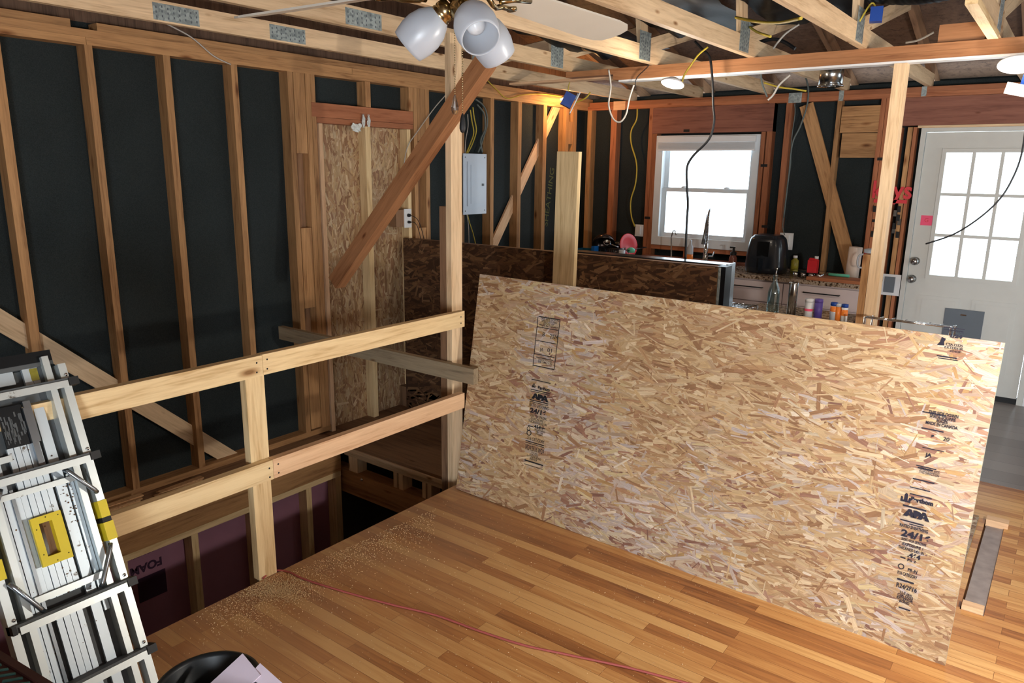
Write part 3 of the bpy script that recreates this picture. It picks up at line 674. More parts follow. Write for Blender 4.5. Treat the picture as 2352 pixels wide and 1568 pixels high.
# ------------------------------------------------------------------ the leaning strand-board sheet
A0, A1 = V3((-2.589, 2.935, .004)), V3((-2.574, 3.132, 1.222))
zd = (A1-A0).normalized(); xd = V3((2.44, -.035, 0)).normalized(); nd = xd.cross(zd)   # = -y side outward
Rs = Matrix((xd, zd.cross(xd), zd)).transposed().to_4x4(); Ms = Matrix.Translation(A0) @ Rs
sh = osb('osb_sheet', 2.44, 1.222, .011, 11500, PAL_T, Ms, None, 21, -.03, scale=1.12)
tag(sh, 'large strand board sheet with grade stamps leaning across the hardwood floor', 'strand board')
MB().box(.55, 2.40, .0115, .0118, .05, 1.2).build('back_face', M['deckwood'], sh, Ms)
def Q(px, py):
    """sheet coordinates (u along, v up) of a photo position"""
    dd = CM @ V3((px-1176, -(py-784), -FPX)); o = V3((0, 0, CAM_H)); n = Rs.to_3x3().col[1]
    t = (A0-o).dot(n)/dd.dot(n); P = o+t*dd-A0; return P.dot(xd), P.dot(zd)
I1, I2 = M['ink'], M['ink_blue']
def stamp(px, py, w, h, body, ink, bold=0):
    """printed text filling about w x h photo pixels around a photo position"""
    u, v = Q(px, py); du = Q(px+w/2, py+w*.065)[0]-Q(px-w/2, py-w*.065)[0]; dv = Q(px, py-h/2)[1]-Q(px, py+h/2)[1]
    o = text_mesh('stamp_text', body, .05, ink, None, Matrix(), .0002, bold=bold)
    xs = [q.co.x for q in o.data.vertices]; ys = [q.co.y for q in o.data.vertices]
    cx, cy = (min(xs)+max(xs))/2, (min(ys)+max(ys))/2
    fit = Matrix.Diagonal((du/(max(xs)-min(xs)), dv/(max(ys)-min(ys)), 1, 1)) @ T(( -cx, -cy, 0))
    o.matrix_basis = Ms @ T((u, -.0023, v)) @ Matrix.Rotation(math.pi/2, 4, 'X') @ fit
    setp(o, sh)
def rule(px, py, w, ink, t=1.6, name='stamp_line'):
    u, v = Q(px, py); du = (Q(px+w/2, py)[0]-Q(px-w/2, py)[0])/2; dv = (Q(px, py-t/2)[1]-Q(px, py+t/2)[1])/2
    MB().box(u-du, u+du, -.0026, -.0022, v-dv, v+dv).build(name, ink, sh, Ms)
for a in ((1258, 743, 44, 20, 'THIS SIDE DOWN\nSPACE SQUARE\nEDGES 1/8"\nMADE IN CANADA'), (1246, 769, 5, 9, 'B'), (1269, 775, 18, 10, '2024'), (1241, 805, 8, 10, 'JA'), (1259.5, 806, 10, 9, '01'),
          (1249, 832, 32, 10, 'STRENGTH AXIS\nTHIS DIRECTION'), (1247, 894, 27, 8, 'Barthom', .002), (1238.6, 914, 40, 14, 'APA', .005), (1236.5, 934.7, 43, 8, 'RATED SHEATHING'), (1234.5, 947, 38, 12, '24/16', .002),
          (1234.7, 959, 40, 6, 'SIZED FOR SPACING'), (1234, 966, 33, 6, 'EXPOSURE 1'), (1232.7, 972.5, 42, 6, 'THICKNESS 0.451 IN'), (1232, 981.4, 17, 8, '.454', .002), (1238, 993, 24, 18, 'PS 2-18\nSHEATHING\nPRP 108\nPR-N610'),
          (1229.4, 1011.7, 40, 8, '7/16 CATEGORY'), (1226.8, 1033, 43, 12, '1R24/2F16/W24'), (1225.8, 1049.5, 33, 20, '11.5 mm\nCSA O325\nEXTERIOR BOND\nADHESIF')):
    stamp(*a[:5], I1, a[5] if len(a) > 5 else 0)
for a in ((1260, 731, 50, 2), (1256, 755, 48, 1.6), (1252, 786, 48, 1.6), (1249, 817, 48, 1.6), (1247, 844, 50, 2), (1249, 824, 40, 1.6), (1241.6, 876, 45, 1.8), (1239.6, 899, 45, 2), (1239.4, 903, 45, 1.4), (1237, 923, 44, 2), (1236.8, 927, 44, 1.4),
          (1228, 1018, 44, 2), (1227.8, 1022, 44, 1.4), (1225.8, 1063, 44, 3), (1225, 1072, 44, 1.2), (1218, 979, 12, 2), (1246, 984, 12, 2)):
    rule(*a[:3], I1, a[3])
for (a, b_) in (((1234.5, 728), (1223, 841)), ((1285, 734), (1272, 848))):
    u0, v0 = Q(*a); u1, v1 = Q(*b_)
    MB().prism([(u1-.0018, v1), (u1+.0018, v1), (u0+.0018, v0), (u0-.0018, v0)], -.0026, -.0022, 'y').build('stamp_line', I1, sh, Ms)
def logo(px, py, d, ink):
    u, v = Q(px, py); r = (Q(px+d/2, py)[0]-Q(px-d/2, py)[0])/2
    MB().lathe([(r*.72, 0), (r*.72, .0004), (r, .0004), (r, 0), (r*.72, 0)], Ms @ T((u, -.0022, v)) @ Matrix.Rotation(math.pi/2, 4, 'X'), 24).build('stamp_ring', ink, sh)
logo(1214, 995, 11, I1); logo(1213, 985, 8, I1); logo(2066, 1312, 15, I2)
def tree_logo(px, py, k, ink):
    u, v = Q(px, py); MB().prism([(u+k*a, v+k*b_) for a, b_ in ((-1, -.8), (1, -.8), (1, .3), (.6, .3), (.6, -.4), (.35, -.4), (.35, .9), (0, 1.3), (-.35, .9), (-.35, -.4), (-.6, -.4), (-.6, .3), (-1, .3))], -.0026, -.0022, 'y').build('stamp_logo', ink, sh, Ms)
tree_logo(1225.5, 886, .011, I1); tree_logo(2078, 1150, .017, I2)
for a in ((2186, 774, 34, 6, 'EXTERIOR'), (2186, 785, 27, 9, '1/24', .003), (2182, 805, 38, 6, 'CSA O325'), (2181, 812, 42, 6, 'EXTERIOR'), (2185, 820, 26, 5, 'ADHESIF'),
          (2157, 976, 74, 34, 'THIS SIDE DOWN\nSPACE SQUARE\nEDGES\nMADE IN CANADA', .001), (2135, 1014, 6, 7, 'B', .003), (2166, 1021, 14, 9, '20'), (2125.5, 1058, 15, 12, 'JA', .002), (2128, 1096, 46, 14, 'STRENGTH AXIS\nTHIS DIRECTION'),
          (2112, 1163, 52, 11, 'Barthom', .003), (2100, 1194, 62, 18, 'APA', .006), (2094, 1224.5, 66, 8, 'RATED SHEATHING', .001), (2099, 1243, 70, 17, '24/16', .002), (2094, 1256, 58, 6, 'SIZED FOR SPACING', .001), (2092, 1266, 48, 7, 'EXPOSURE 1', .001),
          (2088, 1275, 60, 7, 'THICKNESS 0.451 IN', .001), (2095, 1289, 30, 12, '.464', .002), (2090, 1300, 20, 6, 'PS 2', .001), (2092, 1323, 22, 8, 'PR-N', .001), (2080, 1332, 47, 8, '7/16 CATEGORY', .001), (2079, 1361, 48, 11, 'R24/2F16', .001),
          (2076, 1385, 38, 27, '11.5 mm\nCSA O325\nEXTERIOR\nBOND', .001)):
    stamp(*a[:5], I2, a[5] if len(a) > 5 else 0)
for a in ((2186, 760, 50, 2), (2184, 765, 44, 2), (2170, 826, 46, 3), (2172, 831, 46, 2), (2142, 956, 56, 3), (2138, 993, 52, 3), (2140, 1038, 52, 1.8), (2124, 1079, 48, 2.4), (2122, 1083, 36, 3), (2118, 1110, 52, 3), (2110, 1129, 48, 2.2), (2112, 1145, 52, 2.4),
          (2098, 1172, 56, 4), (2092, 1205, 56, 3), (2102, 1213, 34, 2), (2078, 1340, 40, 4), (2076, 1404, 28, 3), (2072, 1286, 12, 3)):
    rule(*a[:3], I2, a[3])
u_, v_ = Q(2157, 791); MB().prism([(u_-.012, v_-.014), (u_+.012, v_-.012), (u_+.009, v_), (u_+.013, v_+.014), (u_, v_+.018), (u_-.004, v_)], -.0026, -.0022, 'y').build('ink_smudge', I2, sh, Ms)
# flat off-cut lying on the floor behind it
fo = osb('osb_offcut', 1.20, .92, .011, 1500, PAL_T, Matrix.Translation((-1.385, 3.475, .0135)) @ Matrix.Rotation(-math.pi/2, 4, 'X') , None, 33)
tag(fo, 'strand board off-cut lying flat on the floor behind the leaning sheet', 'strand board')

# torn-out slot leftovers
tag(recenter(abox('wood_block', -.15, -.052, 4.335, 4.395, -.0105, .03, M['new_pink'])), 'small wood chunk at the far end of the floor slot', 'wood block')
tag(recenter(abox('wood_block', -.15, -.072, 3.365, 3.41, -.0105, .022, M['new_pink'])), 'small wood chunk at the near end of the floor slot', 'wood block')

# sawdust, uncountable
def sawdust():
    rnd = random.Random(3); bm = bmesh.new()
    for i in range(7500):
        k = rnd.random()
        if k < .5: c = at(rnd.gauss(630, 45), rnd.gauss(1352, 16), z=0)
        elif k < .62: c = at(rnd.gauss(560, 60), rnd.gauss(1400, 26), z=0)
        elif k < .85: 
            t = rnd.random(); c = at(660+340*t, 1318-150*t+abs(rnd.gauss(0, 34)), z=0)
        else: c = V3((rnd.uniform(-2.6, -.9), rnd.uniform(1.1, 2.85), 0))
        if c.x < XE+.006 or c.y > 2.9: continue
        r = rnd.uniform(.0005, .0015); a = rnd.uniform(0, 3.14); l = r*rnd.uniform(1, 2.6)
        e1 = V3((math.cos(a), math.sin(a), rnd.uniform(-.3, .3)))*l; e2 = V3((-math.sin(a), math.cos(a), 0))*r; z = V3((0, 0, rnd.uniform(.0008, .003)))
        vs = [bm.verts.new(c+z+s) for s in (-e1-e2, e1-e2, e1+e2, -e1+e2)]; top = bm.verts.new(c+z*1.9)
        for j in range(4): bm.faces.new([vs[j], vs[(j+1) % 4], top])
        bm.faces.new(vs[::-1])
    me = bpy.data.meshes.new('sawdust'); bm.to_mesh(me); bm.free(); me.materials.append(M['dust'])
    o = bpy.data.objects.new('sawdust', me); COL.objects.link(o)
    tag(o, 'sawdust scattered on the hardwood by the rail post', 'sawdust', None, 'stuff')
sawdust()
cable('extension_cord', [at(604, 1328, z=.012)+V3((0, .0, 0))] + [at(a, b, z=.006) for a, b in ((625, 1311), (660, 1312), (700, 1330), (790, 1358), (900, 1388), (1000, 1412), (1100, 1448), (1200, 1480), (1300, 1502), (1440, 1532), (1570, 1566), (1700, 1600), (1860, 1650))], .0045, M['cord'], 'dull red extension cord snaking across the hardwood floor', 'cord', n=8)

# ------------------------------------------------------------------ folded aluminium ladder
LV = V3((-.37, 0, .929)).normalized(); LU = V3((0, 1, 0)); RL_ = Matrix((LU, LV.cross(LU), LV)).transposed()
LB = V3((-2.153, .991, .004)); ML = Matrix.Translation(LB) @ RL_.to_4x4()
lad = empty('folding_ladder', LB, 'paint-spattered folding aluminium ladder leaning on the guard rail', 'ladder', rot=RL_)
def lb(name, mat, *boxes, bev=0, tris=None):
    b = MB()
    for (u0, u1, v0, v1, d0, d1) in boxes: b.box(u0, u1, -d1, -d0, v0, v1)   # d = height above the ladder plane, towards the camera
    if bev: b.bevel(bev)
    return b.build(name, mat, lad, ML)
# stiles: outer section, inner section
for u in (-.0, -.327): lb('side_rail', M['alu'], (u-.010, u+.014, .0, .615, -.055, -.002))
for u in (-.0, -.327): lb('side_rail', M['alu'], (u-.012, u+.012, .70, 1.215, -.055, -.002))
for u in (-.045, -.283): lb('inner_rail', M['alu'], (u-.004, u+.016, .02, 1.25, -.075, -.012))
for u in (-.002, -.325):
    lb('hinge_guard', M['yellow'], (u-.013, u+.018, .612, .672, -.058, .004), (u-.012, u+.016, .689, .745, -.058, .002))
    lb('hinge', M['dark'], (u-.012, u+.016, .673, .688, -.055, .001))
for v in (1.15, .895, .462, .232):
    r_ = lb('rung', M['ladgrey'], (-.325, .002, v-.012, v+.012, -.03, .022), bev=.002)
    MB().box(-.318, -.006, -.0285, -.0225, v-.018, v+.004).build('tread_edge', M['alu'], r_, ML)
    for u in (.004, -.331):
        MB().box(u-.006, u+.024 if u > 0 else u+.006, -.026, .03, v-.014, v+.012).bevel(.003).build('rung_cap', M['blackplastic'], r_, ML)
    for u in (.0, -.323):
        MB().lathe([(0, 0), (.006, 0), (.0045, .003), (0, .003)], ML @ Matrix.Translation((u+.004, .001, v+.026)) @ Matrix.Rotation(math.pi/2, 4, 'X'), 10).build('rivet', M['chrome'], r_)
# ribbed slats of the folded platform behind the rungs
slats = [(-.272, -.232, .02, 1.05), (-.206, -.166, .02, .47), (-.206, -.112, .50, .985), (-.166, -.128, .02, .47), (-.104, -.072, .02, 1.10), (-.068, -.05, .40, .86), (-.252, -.205, .52, .84)]
for i, (a, b_, v0, v1) in enumerate(slats):
    n = max(1, int((b_-a)/.018)); bx = []
    for k in range(n):
        w_ = (b_-a)/n; bx.append((a+k*w_+.001, a+(k+1)*w_-.001, v0, v1, -.05, -.038+.002*(k % 2)))
    lb('platform_slat', M['alu_slat'], *bx)
lb('channel', M['steel'], (-.232, -.222, .02, .86, -.05, -.03)); lb('channel', M['steel'], (-.133, -.112, .985, 1.12, -.045, -.022), (-.137, -.120, .91, 1.10, -.045, -.02))
lb('backing_plate', M['ladgrey'], (-.30, -.02, .0, 1.22, -.066, -.056))
lb('top_plate', M['blackmetal'], (-.33, -.012, 1.235, 1.272, -.07, -.03)); lb('top_plate', M['ladgrey'], (-.06, -.022, 1.17, 1.235, -.06, -.035), (-.33, -.012, 1.222, 1.236, -.06, -.03))
lb('pale_strip', M['alu_slat'], (-.265, -.13, 1.18, 1.225, -.055, -.04), (-.105, -.082, 1.165, 1.225, -.05, -.036), (-.08, -.045, 1.17, 1.225, -.05, -.038))
lb('rough_panel', M['blackmetal'], (-.205, -.137, .985, 1.115, -.038, -.030), (-.30, -.215, 1.165, 1.20, -.04, -.03))
b = MB()
for i in range(40):
    u = random.uniform(-.203, -.142); v0 = random.uniform(.99, 1.08); b.box(u, u+random.uniform(.002, .005), .0285, .0305, v0, v0+random.uniform(.01, .03))
b.build('rough_streak', M['ladgrey'], lad, ML)
lb('label_plate', M['oil'], (-.085, -.062, 1.18, 1.22, -.037, -.0355)); lb('red_label', M['red'], (-.075, -.058, .226, .232, .0225, .0232))
lb('cross_bar', M['alu'], (-.30, -.05, .832, .850, -.03, -.016)); lb('cross_bar', M['alu'], (-.25, -.03, .505, .525, -.03, -.016)); lb('cross_bar', M['alu'], (-.255, -.20, .945, .965, -.036, -.03))
for u0, v0, u1, v1 in ((-.083, .878, -.008, .775), (-.012, .602, -.074, .482), (-.308, .596, -.243, .480), (-.262, .87, -.318, .775)):
    MB().tube([ML @ V3((u0, -.006, v0)), ML @ V3((u0*.85+u1*.15, -.012, v0*.85+v1*.15)), ML @ V3((u0*.1+u1*.9, -.012, v0*.1+v1*.9)), ML @ V3((u1, -.006, v1))], .0075, 10).build('spreader_brace', M['steel'], lad)
# yellow handle plate with its slot
b = MB(); u0, u1, v0, v1 = -.207, -.12, .603, .757; h0, h1, k0, k1 = -.187, -.150, .630, .735
for q in ((u0, h0, v0, v1), (h1, u1, v0, v1), (h0, h1, v0, k0), (h0, h1, k1, v1)): b.box(q[0], q[1], .008, .022, q[2], q[3])
hp = b.build('handle_plate', M['yellow'], lad, ML)
MB().box(h0-.0, h0+.004, .022, .040, k0, k1).box(h1, h1+.004, .022, .04, k0, k1).box(h0, h1, .022, .04, k1, k1+.004).box(h0, h1, .022, .04, k0-.004, k0).build('slot_rim', M['yellow'], hp, ML)
MB().box(h0, h1, .036, .0375, k0, k1).build('slot_back', M['dim'], hp, ML)
for u, v in ((-.197, .72), (-.197, .64), (-.165, .75), (-.165, .61), (-.13, .745), (-.13, .62)):
    MB().lathe([(0, 0), (.002, 0), (0, .001)], ML @ Matrix.Translation((u, .008, v)) @ Matrix.Rotation(math.pi/2, 4, 'X'), 8).build('screw', M['dark'], hp)
# spatter
b = MB(); rnd = random.Random(8)
for i in range(90):
    u, v = rnd.choice([(rnd.uniform(-.09, -.06), rnd.uniform(.7, .84)), (rnd.uniform(-.27, -.07), rnd.uniform(.1, 1.0))]); r = rnd.uniform(.0008, .003)
    b.lathe([(0, 0), (r, 0), (0, .0008)], Matrix.Translation((u, .0355, v)) @ Matrix.Rotation(math.pi/2, 4, 'X'), 6)
b.build('dirt_spot', M['dim'], lad, ML)
for u in (-.0, -.327): lb('foot', M['blackplastic'], (u-.014, u+.018, .0, .03, -.06, .004))

# ------------------------------------------------------------------ bin, boards and nail coils in the near corner
bc = V3((at(478, 1568, z=.40).x-.0, at(478, 1568, z=.40).y, 0)); 
bin_ = empty('waste_bin', (bc.x, bc.y, 0), 'round black plastic bin at the bottom edge holding pale board scraps', 'bin')
MB().lathe([(.0, .005), (.095, .005), (.128, .39), (.136, .392), (.137, .402), (.128, .404), (.121, .395), (.09, .02), (0, .02)], Matrix.Translation(bc), 48).build('bin_body', M['binplastic'], bin_)
MB().lathe([(.1235, .345), (.1215, .347), (.1185, .345), (.12, .343)], Matrix.Translation(bc), 48).build('inner_ring', M['binplastic'], bin_)
for k, (px0, py0, px1, py1, lab) in enumerate(((575, 1523, 635, 1570, 'pale pinkish board scrap sticking out of the black bin, left piece'), (620, 1543, 655, 1560, 'pale pinkish board scrap sticking out of the black bin, right piece'))):
    p = at(px0, py0, z=.43-.012*k)
    o = MB().box(-.045, .0+.045, -.17, 0, -.012, 0).bevel(.002).build('board_scrap', M['pink_board'], None, Matrix.Translation(p-V3((-.005, .0, 0))) @ Matrix.Rotation(math.radians(-12+8*k), 4, 'Z') @ Matrix.Rotation(math.radians(28), 4, 'X') @ Matrix.Rotation(math.radians(20), 4, 'Y'))
    tag(o, lab, 'board scrap')
# open case with collated nail strips
pA, pB = at(-10, 1470, z=.5), at(160, 1572, z=.5); cx_ = (pB-pA).normalized(); cy_ = V3((cx_.y, -cx_.x, 0))
cs = empty('nail_case', ((pA+pB)/2).xy.to_3d(), 'dark open case of collated nails in the bottom left corner', 'case')
RC = Matrix.Translation((pA.x, pA.y, 0)) @ Matrix((cx_, cy_, V3((0, 0, -1)))).transposed().to_4x4()
RC = Matrix.Translation((pA.x, pA.y, 0)) @ frame_from((0, 0, 1), cx_).to_4x4(); LC = (pB-pA).length
MB().box(-.12, LC+.08, -.26, -.021, 0, .468).build('case_body', M['maroon'], cs, RC)
MB().box(-.12, LC+.08, -.02, 0, .30, .475).bevel(.004).build('case_rim', M['maroon'], cs, RC)
b = MB()
for i in range(9): b.prism([(-.04, 0), (.045, 0), (.05, .012), (-.03, .012)], 0, .005, 'y', Matrix.Translation((-.02+.034*i, -.055, .480)) @ Matrix.Rotation(.5, 4, 'X') @ Matrix.Rotation(.5, 4, 'Z') @ Matrix.Scale(.7, 4))
b.build('nail_strip', M['nailstrip'], cs, RC)
b = MB()
for i in range(14): b.lathe([(0, 0), (.009, 0), (.007, .01), (0, .01)], Matrix.Translation((-.06+.026*i, -.15+.03*math.sin(i*2.1), .47+.01*(i % 3))) @ Matrix.Rotation(.4*math.sin(i), 4, 'X'), 10)
b.build('nail_heads', plain('blue_steel', srgb(120, 160, 210), .15, 1, .2), cs, RC)
# ------------------------------------------------------------------ ceiling fan
FC = V3((-1.255, 1.455, 0)); FS = .75; FZ = 2.148
fan = empty('ceiling_fan', (FC.x, FC.y, 2.24), 'ceiling fan with frosted glass shades and pale blades', 'ceiling fan')
T = Matrix.Translation
FM = T((FC.x, FC.y, FZ)) @ Matrix.Scale(FS, 4)
MB().lathe([(0, -.035), (.03, -.033), (.045, -.02), (.05, .005), (.04, .02), (.055, .035), (.105, .05), (.115, .075), (.115, .135), (.08, .165), (.02, .175), (.016, .55), (0, .55)], FM, 32).build('motor_housing', M['bronze'], fan)
def blade(ang, pitch):
    R = T((FC.x, FC.y, 2.205)) @ Matrix.Rotation(ang, 4, 'Z') @ Matrix.Rotation(pitch, 4, 'X')
    pts = [(.20, -.048), (.30, -.058), (.68, -.072), (.745, -.066), (.785, -.045), (.80, -.01), (.80, .025), (.79, .052), (.755, .066), (.68, .070), (.30, .058), (.20, .048)]
    bl = MB().prism(pts, -.003, .003, 'z', R).build('blade', M['fanblade'], fan)
    MB().tube([R @ V3(q) for q in ((.09, 0, -.006), (.13, .012, -.022), (.17, .03, -.016), (.20, .03, -.008), (.245, .03, -.006))], .007, 8).tube([R @ V3(q) for q in ((.13, -.012, -.022), (.17, -.03, -.016), (.245, -.03, -.006))], .007, 8).lathe([(0, -.012), (.014, -.01), (.014, -.003), (0, -.003)], R @ T((.245, .03, 0)), 12).build('blade_arm', M['bronze'], bl)
for a_ in (92, 184, 275, 3): blade(math.radians(a_), math.radians(-13))
KC = V3((FC.x, FC.y, FZ))
def shade(az, tilt, out):
    dh = V3((math.cos(az), math.sin(az), 0)); ax = (dh*math.cos(tilt) - V3((0, 0, 1))*math.sin(tilt)).normalized()
    R = frame_from(ax, (0, 0, 1)).to_4x4(); out *= FS; P0 = KC + dh*out
    MB().tube([KC, KC+dh*out*.6+V3((0, 0, .006)), P0], .007, 8).lathe([(0, -.022), (.024, -.020), (.034, -.008), (.036, .012), (.033, .016), (.036, .022), (.036, .036), (.031, .038), (0, .038)], T(P0) @ R @ Matrix.Scale(FS, 4), 24).build('fitter', M['bronze'], fan)
    prof = [(.029, .02), (.042, .035), (.058, .062), (.066, .095), (.066, .125), (.060, .155), (.0575, .165)]
    inner = [(r-.003, z) for r, z in prof[::-1]]
    sd = MB().lathe(prof+inner, T(P0) @ R @ Matrix.Scale(FS*1.03, 4), 40).build('lamp_shade', M['frost'], fan)
    MB().lathe([(.013, .03), (.015, .05), (.028, .075), (.0315, .095), (.027, .115), (.014, .127), (0, .13)], T(P0) @ R @ Matrix.Scale(FS, 4), 24).build('bulb', M['bulb'], sd)
shade(math.radians(-32), math.radians(42), .055); shade(math.radians(-152), math.radians(40), .055); shade(math.radians(84), math.radians(48), .055)
def chain(px, py0, py1, mat, big):
    base = at(px, 60, y=FC.y+.0); z0 = 2.13; x = base.x; ze = at(px+1, py1, y=FC.y).z
    b = MB(); z = z0
    while z > ze+.03:
        b.lathe([(0, -.0022), (.0022, 0), (0, .0022)], T((x, FC.y, z)), 6); z -= .0056
    c = b.build('pull_chain', M['bronze'], fan)
    MB().lathe([(0, ze+.034), (.003, ze+.03), (.006, ze+.02), (big, ze+.004), (big*.98, ze-.004), (big*.6, ze-.012), (0, ze-.014)], T((x, FC.y, 0)), 12, smooth=mat is not M['crystal']).build('chain_pendant', mat, c)
chain(1044, 0, 250, M['crystal'], .0095); chain(1062, 0, 292, M['dark'], .008)

# ------------------------------------------------------------------ electrics on the left wall
x = XL+.03
e0, e1 = at(1064, 352, x=x), at(1117, 490, x=x)
ep = empty('breaker_panel', (x, (e0.y+e1.y)/2, e1.z), 'pale grey breaker panel mounted between studs on the left wall', 'electrical panel')
MB().box(XS+.02, x-.006, e0.y+.02, e1.y-.02, e1.z+.02, e0.z-.02).build('box', M['blackmetal'], ep)
MB().box(x-.006, x, e0.y, e1.y, e1.z, e0.z).bevel(.003).build('cover', M['panel'], ep)
w_, h_ = e1.y-e0.y, e0.z-e1.z
dr = MB().box(x, x+.006, e0.y+.17*w_, e1.y-.12*w_, e1.z+.14*h_, e0.z-.13*h_).bevel(.002).build('panel_door', M['panel'], ep)
MB().box(x+.006, x+.009, e0.y+.30*w_, e1.y-.20*w_, e1.z+.18*h_, e0.z-.18*h_).bevel(.001).build('inset', M['panel'], dr)
MB().box(x+.009, x+.014, e1.y-.24*w_, e1.y-.16*w_, e1.z+.47*h_, e1.z+.51*h_).build('latch', M['petgrey'], dr)
b = MB()
for fy in (.08, .92):
    for fz in (.06, .94): b.lathe([(0, 0), (.006, 0), (0, .003)], T((x, e0.y+fy*w_, e1.z+fz*h_)) @ Matrix.Rotation(math.pi/2, 4, 'Y'), 8)
b.build('screw', M['petgrey'], ep)
xw = XL-.03
for k, (pts, mt, lab, r) in enumerate((
    ([(1086, 246), (1089, 270), (1094, 300), (1085, 330), (1074, 352)], 'cab_yellow', 'yellow cable dropping into the top of the breaker panel, front one', .006),
    ([(1080, 252), (1084, 280), (1088, 305), (1080, 330), (1071, 352)], 'cab_yellow', 'yellow cable dropping into the top of the breaker panel, rear one', .006),
    ([(1074, 262), (1075, 290), (1070, 320), (1068, 352)], 'cab_white', 'thin white cable dropping into the breaker panel', .004),
    ([(1092, 228), (1108, 240), (1117, 258), (1119, 285), (1112, 310), (1106, 330), (1098, 350)], 'cab_grey', 'dark green-grey cable looping above the breaker panel', .008),
    ([(1096, 240), (1112, 262), (1114, 295), (1104, 322), (1108, 350)], 'cab_grey', 'dark cable bundle strand at the upper right of the breaker panel', .008),
    ([(1073, 490), (1078, 510), (1086, 535), (1092, 560), (1094, 575)], 'cab_yellow', 'yellow cable leaving the bottom of the breaker panel', .005),
    ([(1072, 490), (1076, 520), (1077, 570)], 'cab_white', 'white cable leaving the bottom of the breaker panel', .004))):
    cable('cable', [at(a, b, x=xw+.006*k) for a, b in pts], r, M[mt], lab, group='cables at the breaker panel')
o0, o1 = at(928, 480, x=XL+.02), at(945, 522, x=XL+.02)
ot = empty('wall_outlet', (XL+.02, (o0.y+o1.y)/2, o1.z), 'white outlet with two black plugs on the boarded doorway', 'outlet')
MB().box(XL-.05, XL+.016, o0.y-.085, o1.y-.01, o1.z+.01, o0.z-.005).build('box', M['dim'], ot)
MB().box(XL+.016, XL+.022, o0.y, o1.y, o1.z, o0.z).bevel(.002).build('cover_plate', M['white'], ot)
for fz, s in ((.66, 1), (.30, .8)):
    c = V3((XL+.022, (o0.y+o1.y)/2+.004, o1.z+fz*(o0.z-o1.z)))
    pl = MB().lathe([(0, 0), (.014*s, 0), (.012*s, .02), (.004, .03), (0, .03)], T(c) @ Matrix.Rotation(math.pi/2, 4, 'Y'), 12).build('plug', M['dark'], ot)
    q = [at(950+8*k*s, (497 if s == 1 else 510)+[0, 6, 22, 52][k], x=XL+.055) for k in range(4)]
    MB().tube(smooth_path([c+V3((.028, 0, 0))]+q, 6), .0028, 6).build('plug_cord', M['dark'], pl)
# thin white wires on the left wall
cable('cable', [at(a, b, x=XL+.012) for a, b in ((385, 56), (440, 86), (490, 128), (530, 148))], .0042, M['cab_white'], 'thin white cable sagging from the top plate to the fourth stud')
cable('cable', [at(a, b, x=XL+.02) for a, b in ((1062, 165), (1035, 205), (1000, 245), (960, 300), (935, 340), (925, 400), (918, 430))], .004, M['cab_white'], 'thin white cable running behind the diagonal brace to the outlet')
cable('cable', [at(a, b, x=XL+.02) for a, b in ((1120, 185), (1140, 205), (1165, 226), (1200, 218), (1245, 216), (1290, 222))], .005, M['cab_yellow'], 'yellow cable draped along the top plate towards the corner')
# tissue hung on the middle panel stud
tp = at(838, 268, x=XL+.02)
ts = MB()
for (a, b_) in (((806, 283), (832, 303)), ((830, 262), (840, 292)), ((842, 264), (852, 290))):
    q0 = at(a[0], a[1], x=XL+.012); q1 = at(b_[0], b_[1], x=XL+.03); n = 5
    for i in range(n):
        for j in range(n):
            f = lambda i, j: V3((XL+.012+.018*(.5+.5*math.sin(i*2.1+j*1.3+a[0])), q0.y+(q1.y-q0.y)*(i/n), q0.z+(q1.z-q0.z)*(j/n)+.006*math.sin(i*1.7)))
            ts.quad([f(i, j), f(i+1, j), f(i+1, j+1), f(i, j+1)])
tag(recenter(ts.build('torn_tape', M['tissue'])), 'torn white tape stuck at the top of the boarded doorway', 'tape')

# ------------------------------------------------------------------ ceiling services
def junction(c, s, label, rz, plate=True, tilt=.5):
    r = empty('junction_box', c, label, 'junction box'); R = T(c) @ Matrix.Rotation(rz, 4, 'Z') @ Matrix.Rotation(tilt, 4, 'Y')
    MB().box(-s*.5, s*.5, -s*.55, s*.55, -s*.6, s*.6, R).bevel(.004).build('box', M['bluebox'], r)
    if plate:
        MB().box(s*.62, s*.72, -s*.8, s*.8, -s*1.0, s*1.0, R).bevel(.003).build('cover', M['white'], r)
        MB().box(s*.5, s*.62, -s*.2, s*.2, s*.3, s*.9, R).build('switch_body', M['white'], r)
    return r
jb = at(1305, 230, y=5.05)
junction(jb, .085, 'blue junction box with white cover dangling near the far corner', math.radians(35), True, .45)
cable('cable', [V3((-3.04, 5.05, 2.452)), at(1312, 185, y=5.05), jb+V3((0, 0, .01))], .004, M['cab_yellow'], 'yellow cable holding up the dangling blue junction box')
cable('cable', [at(a, b, y=5.05) for a, b in ((1322, 236), (1345, 225), (1356, 212))], .006, M['cab_yellow'], 'yellow cable leaving the back of the dangling blue box')
j2 = at(2013, 34, x=-1.0); junction(j2, .06, 'blue junction box high among the trusses under the black duct', .2, False, 0)
cable('cable', [j2+V3((0, 0, .02)), j2+V3((-.03, 0, .06)), V3((-1.075, j2.y-.02, 2.56))], .005, M['cab_yellow'], 'yellow cable holding the high blue junction box against the truss')
j3 = at(2366, 188, y=4.5); r3 = junction(j3, .05, 'blue junction box with tilted white cover at the right edge', -.6, False, .2)
q = at(2342, 207, y=4.45); MB().box(-.06, .06, -.003, .003, -.028, .028, T(q) @ Matrix.Rotation(.25, 4, 'Y') @ Matrix.Rotation(.5, 4, 'X')).build('cover', M['white'], r3)
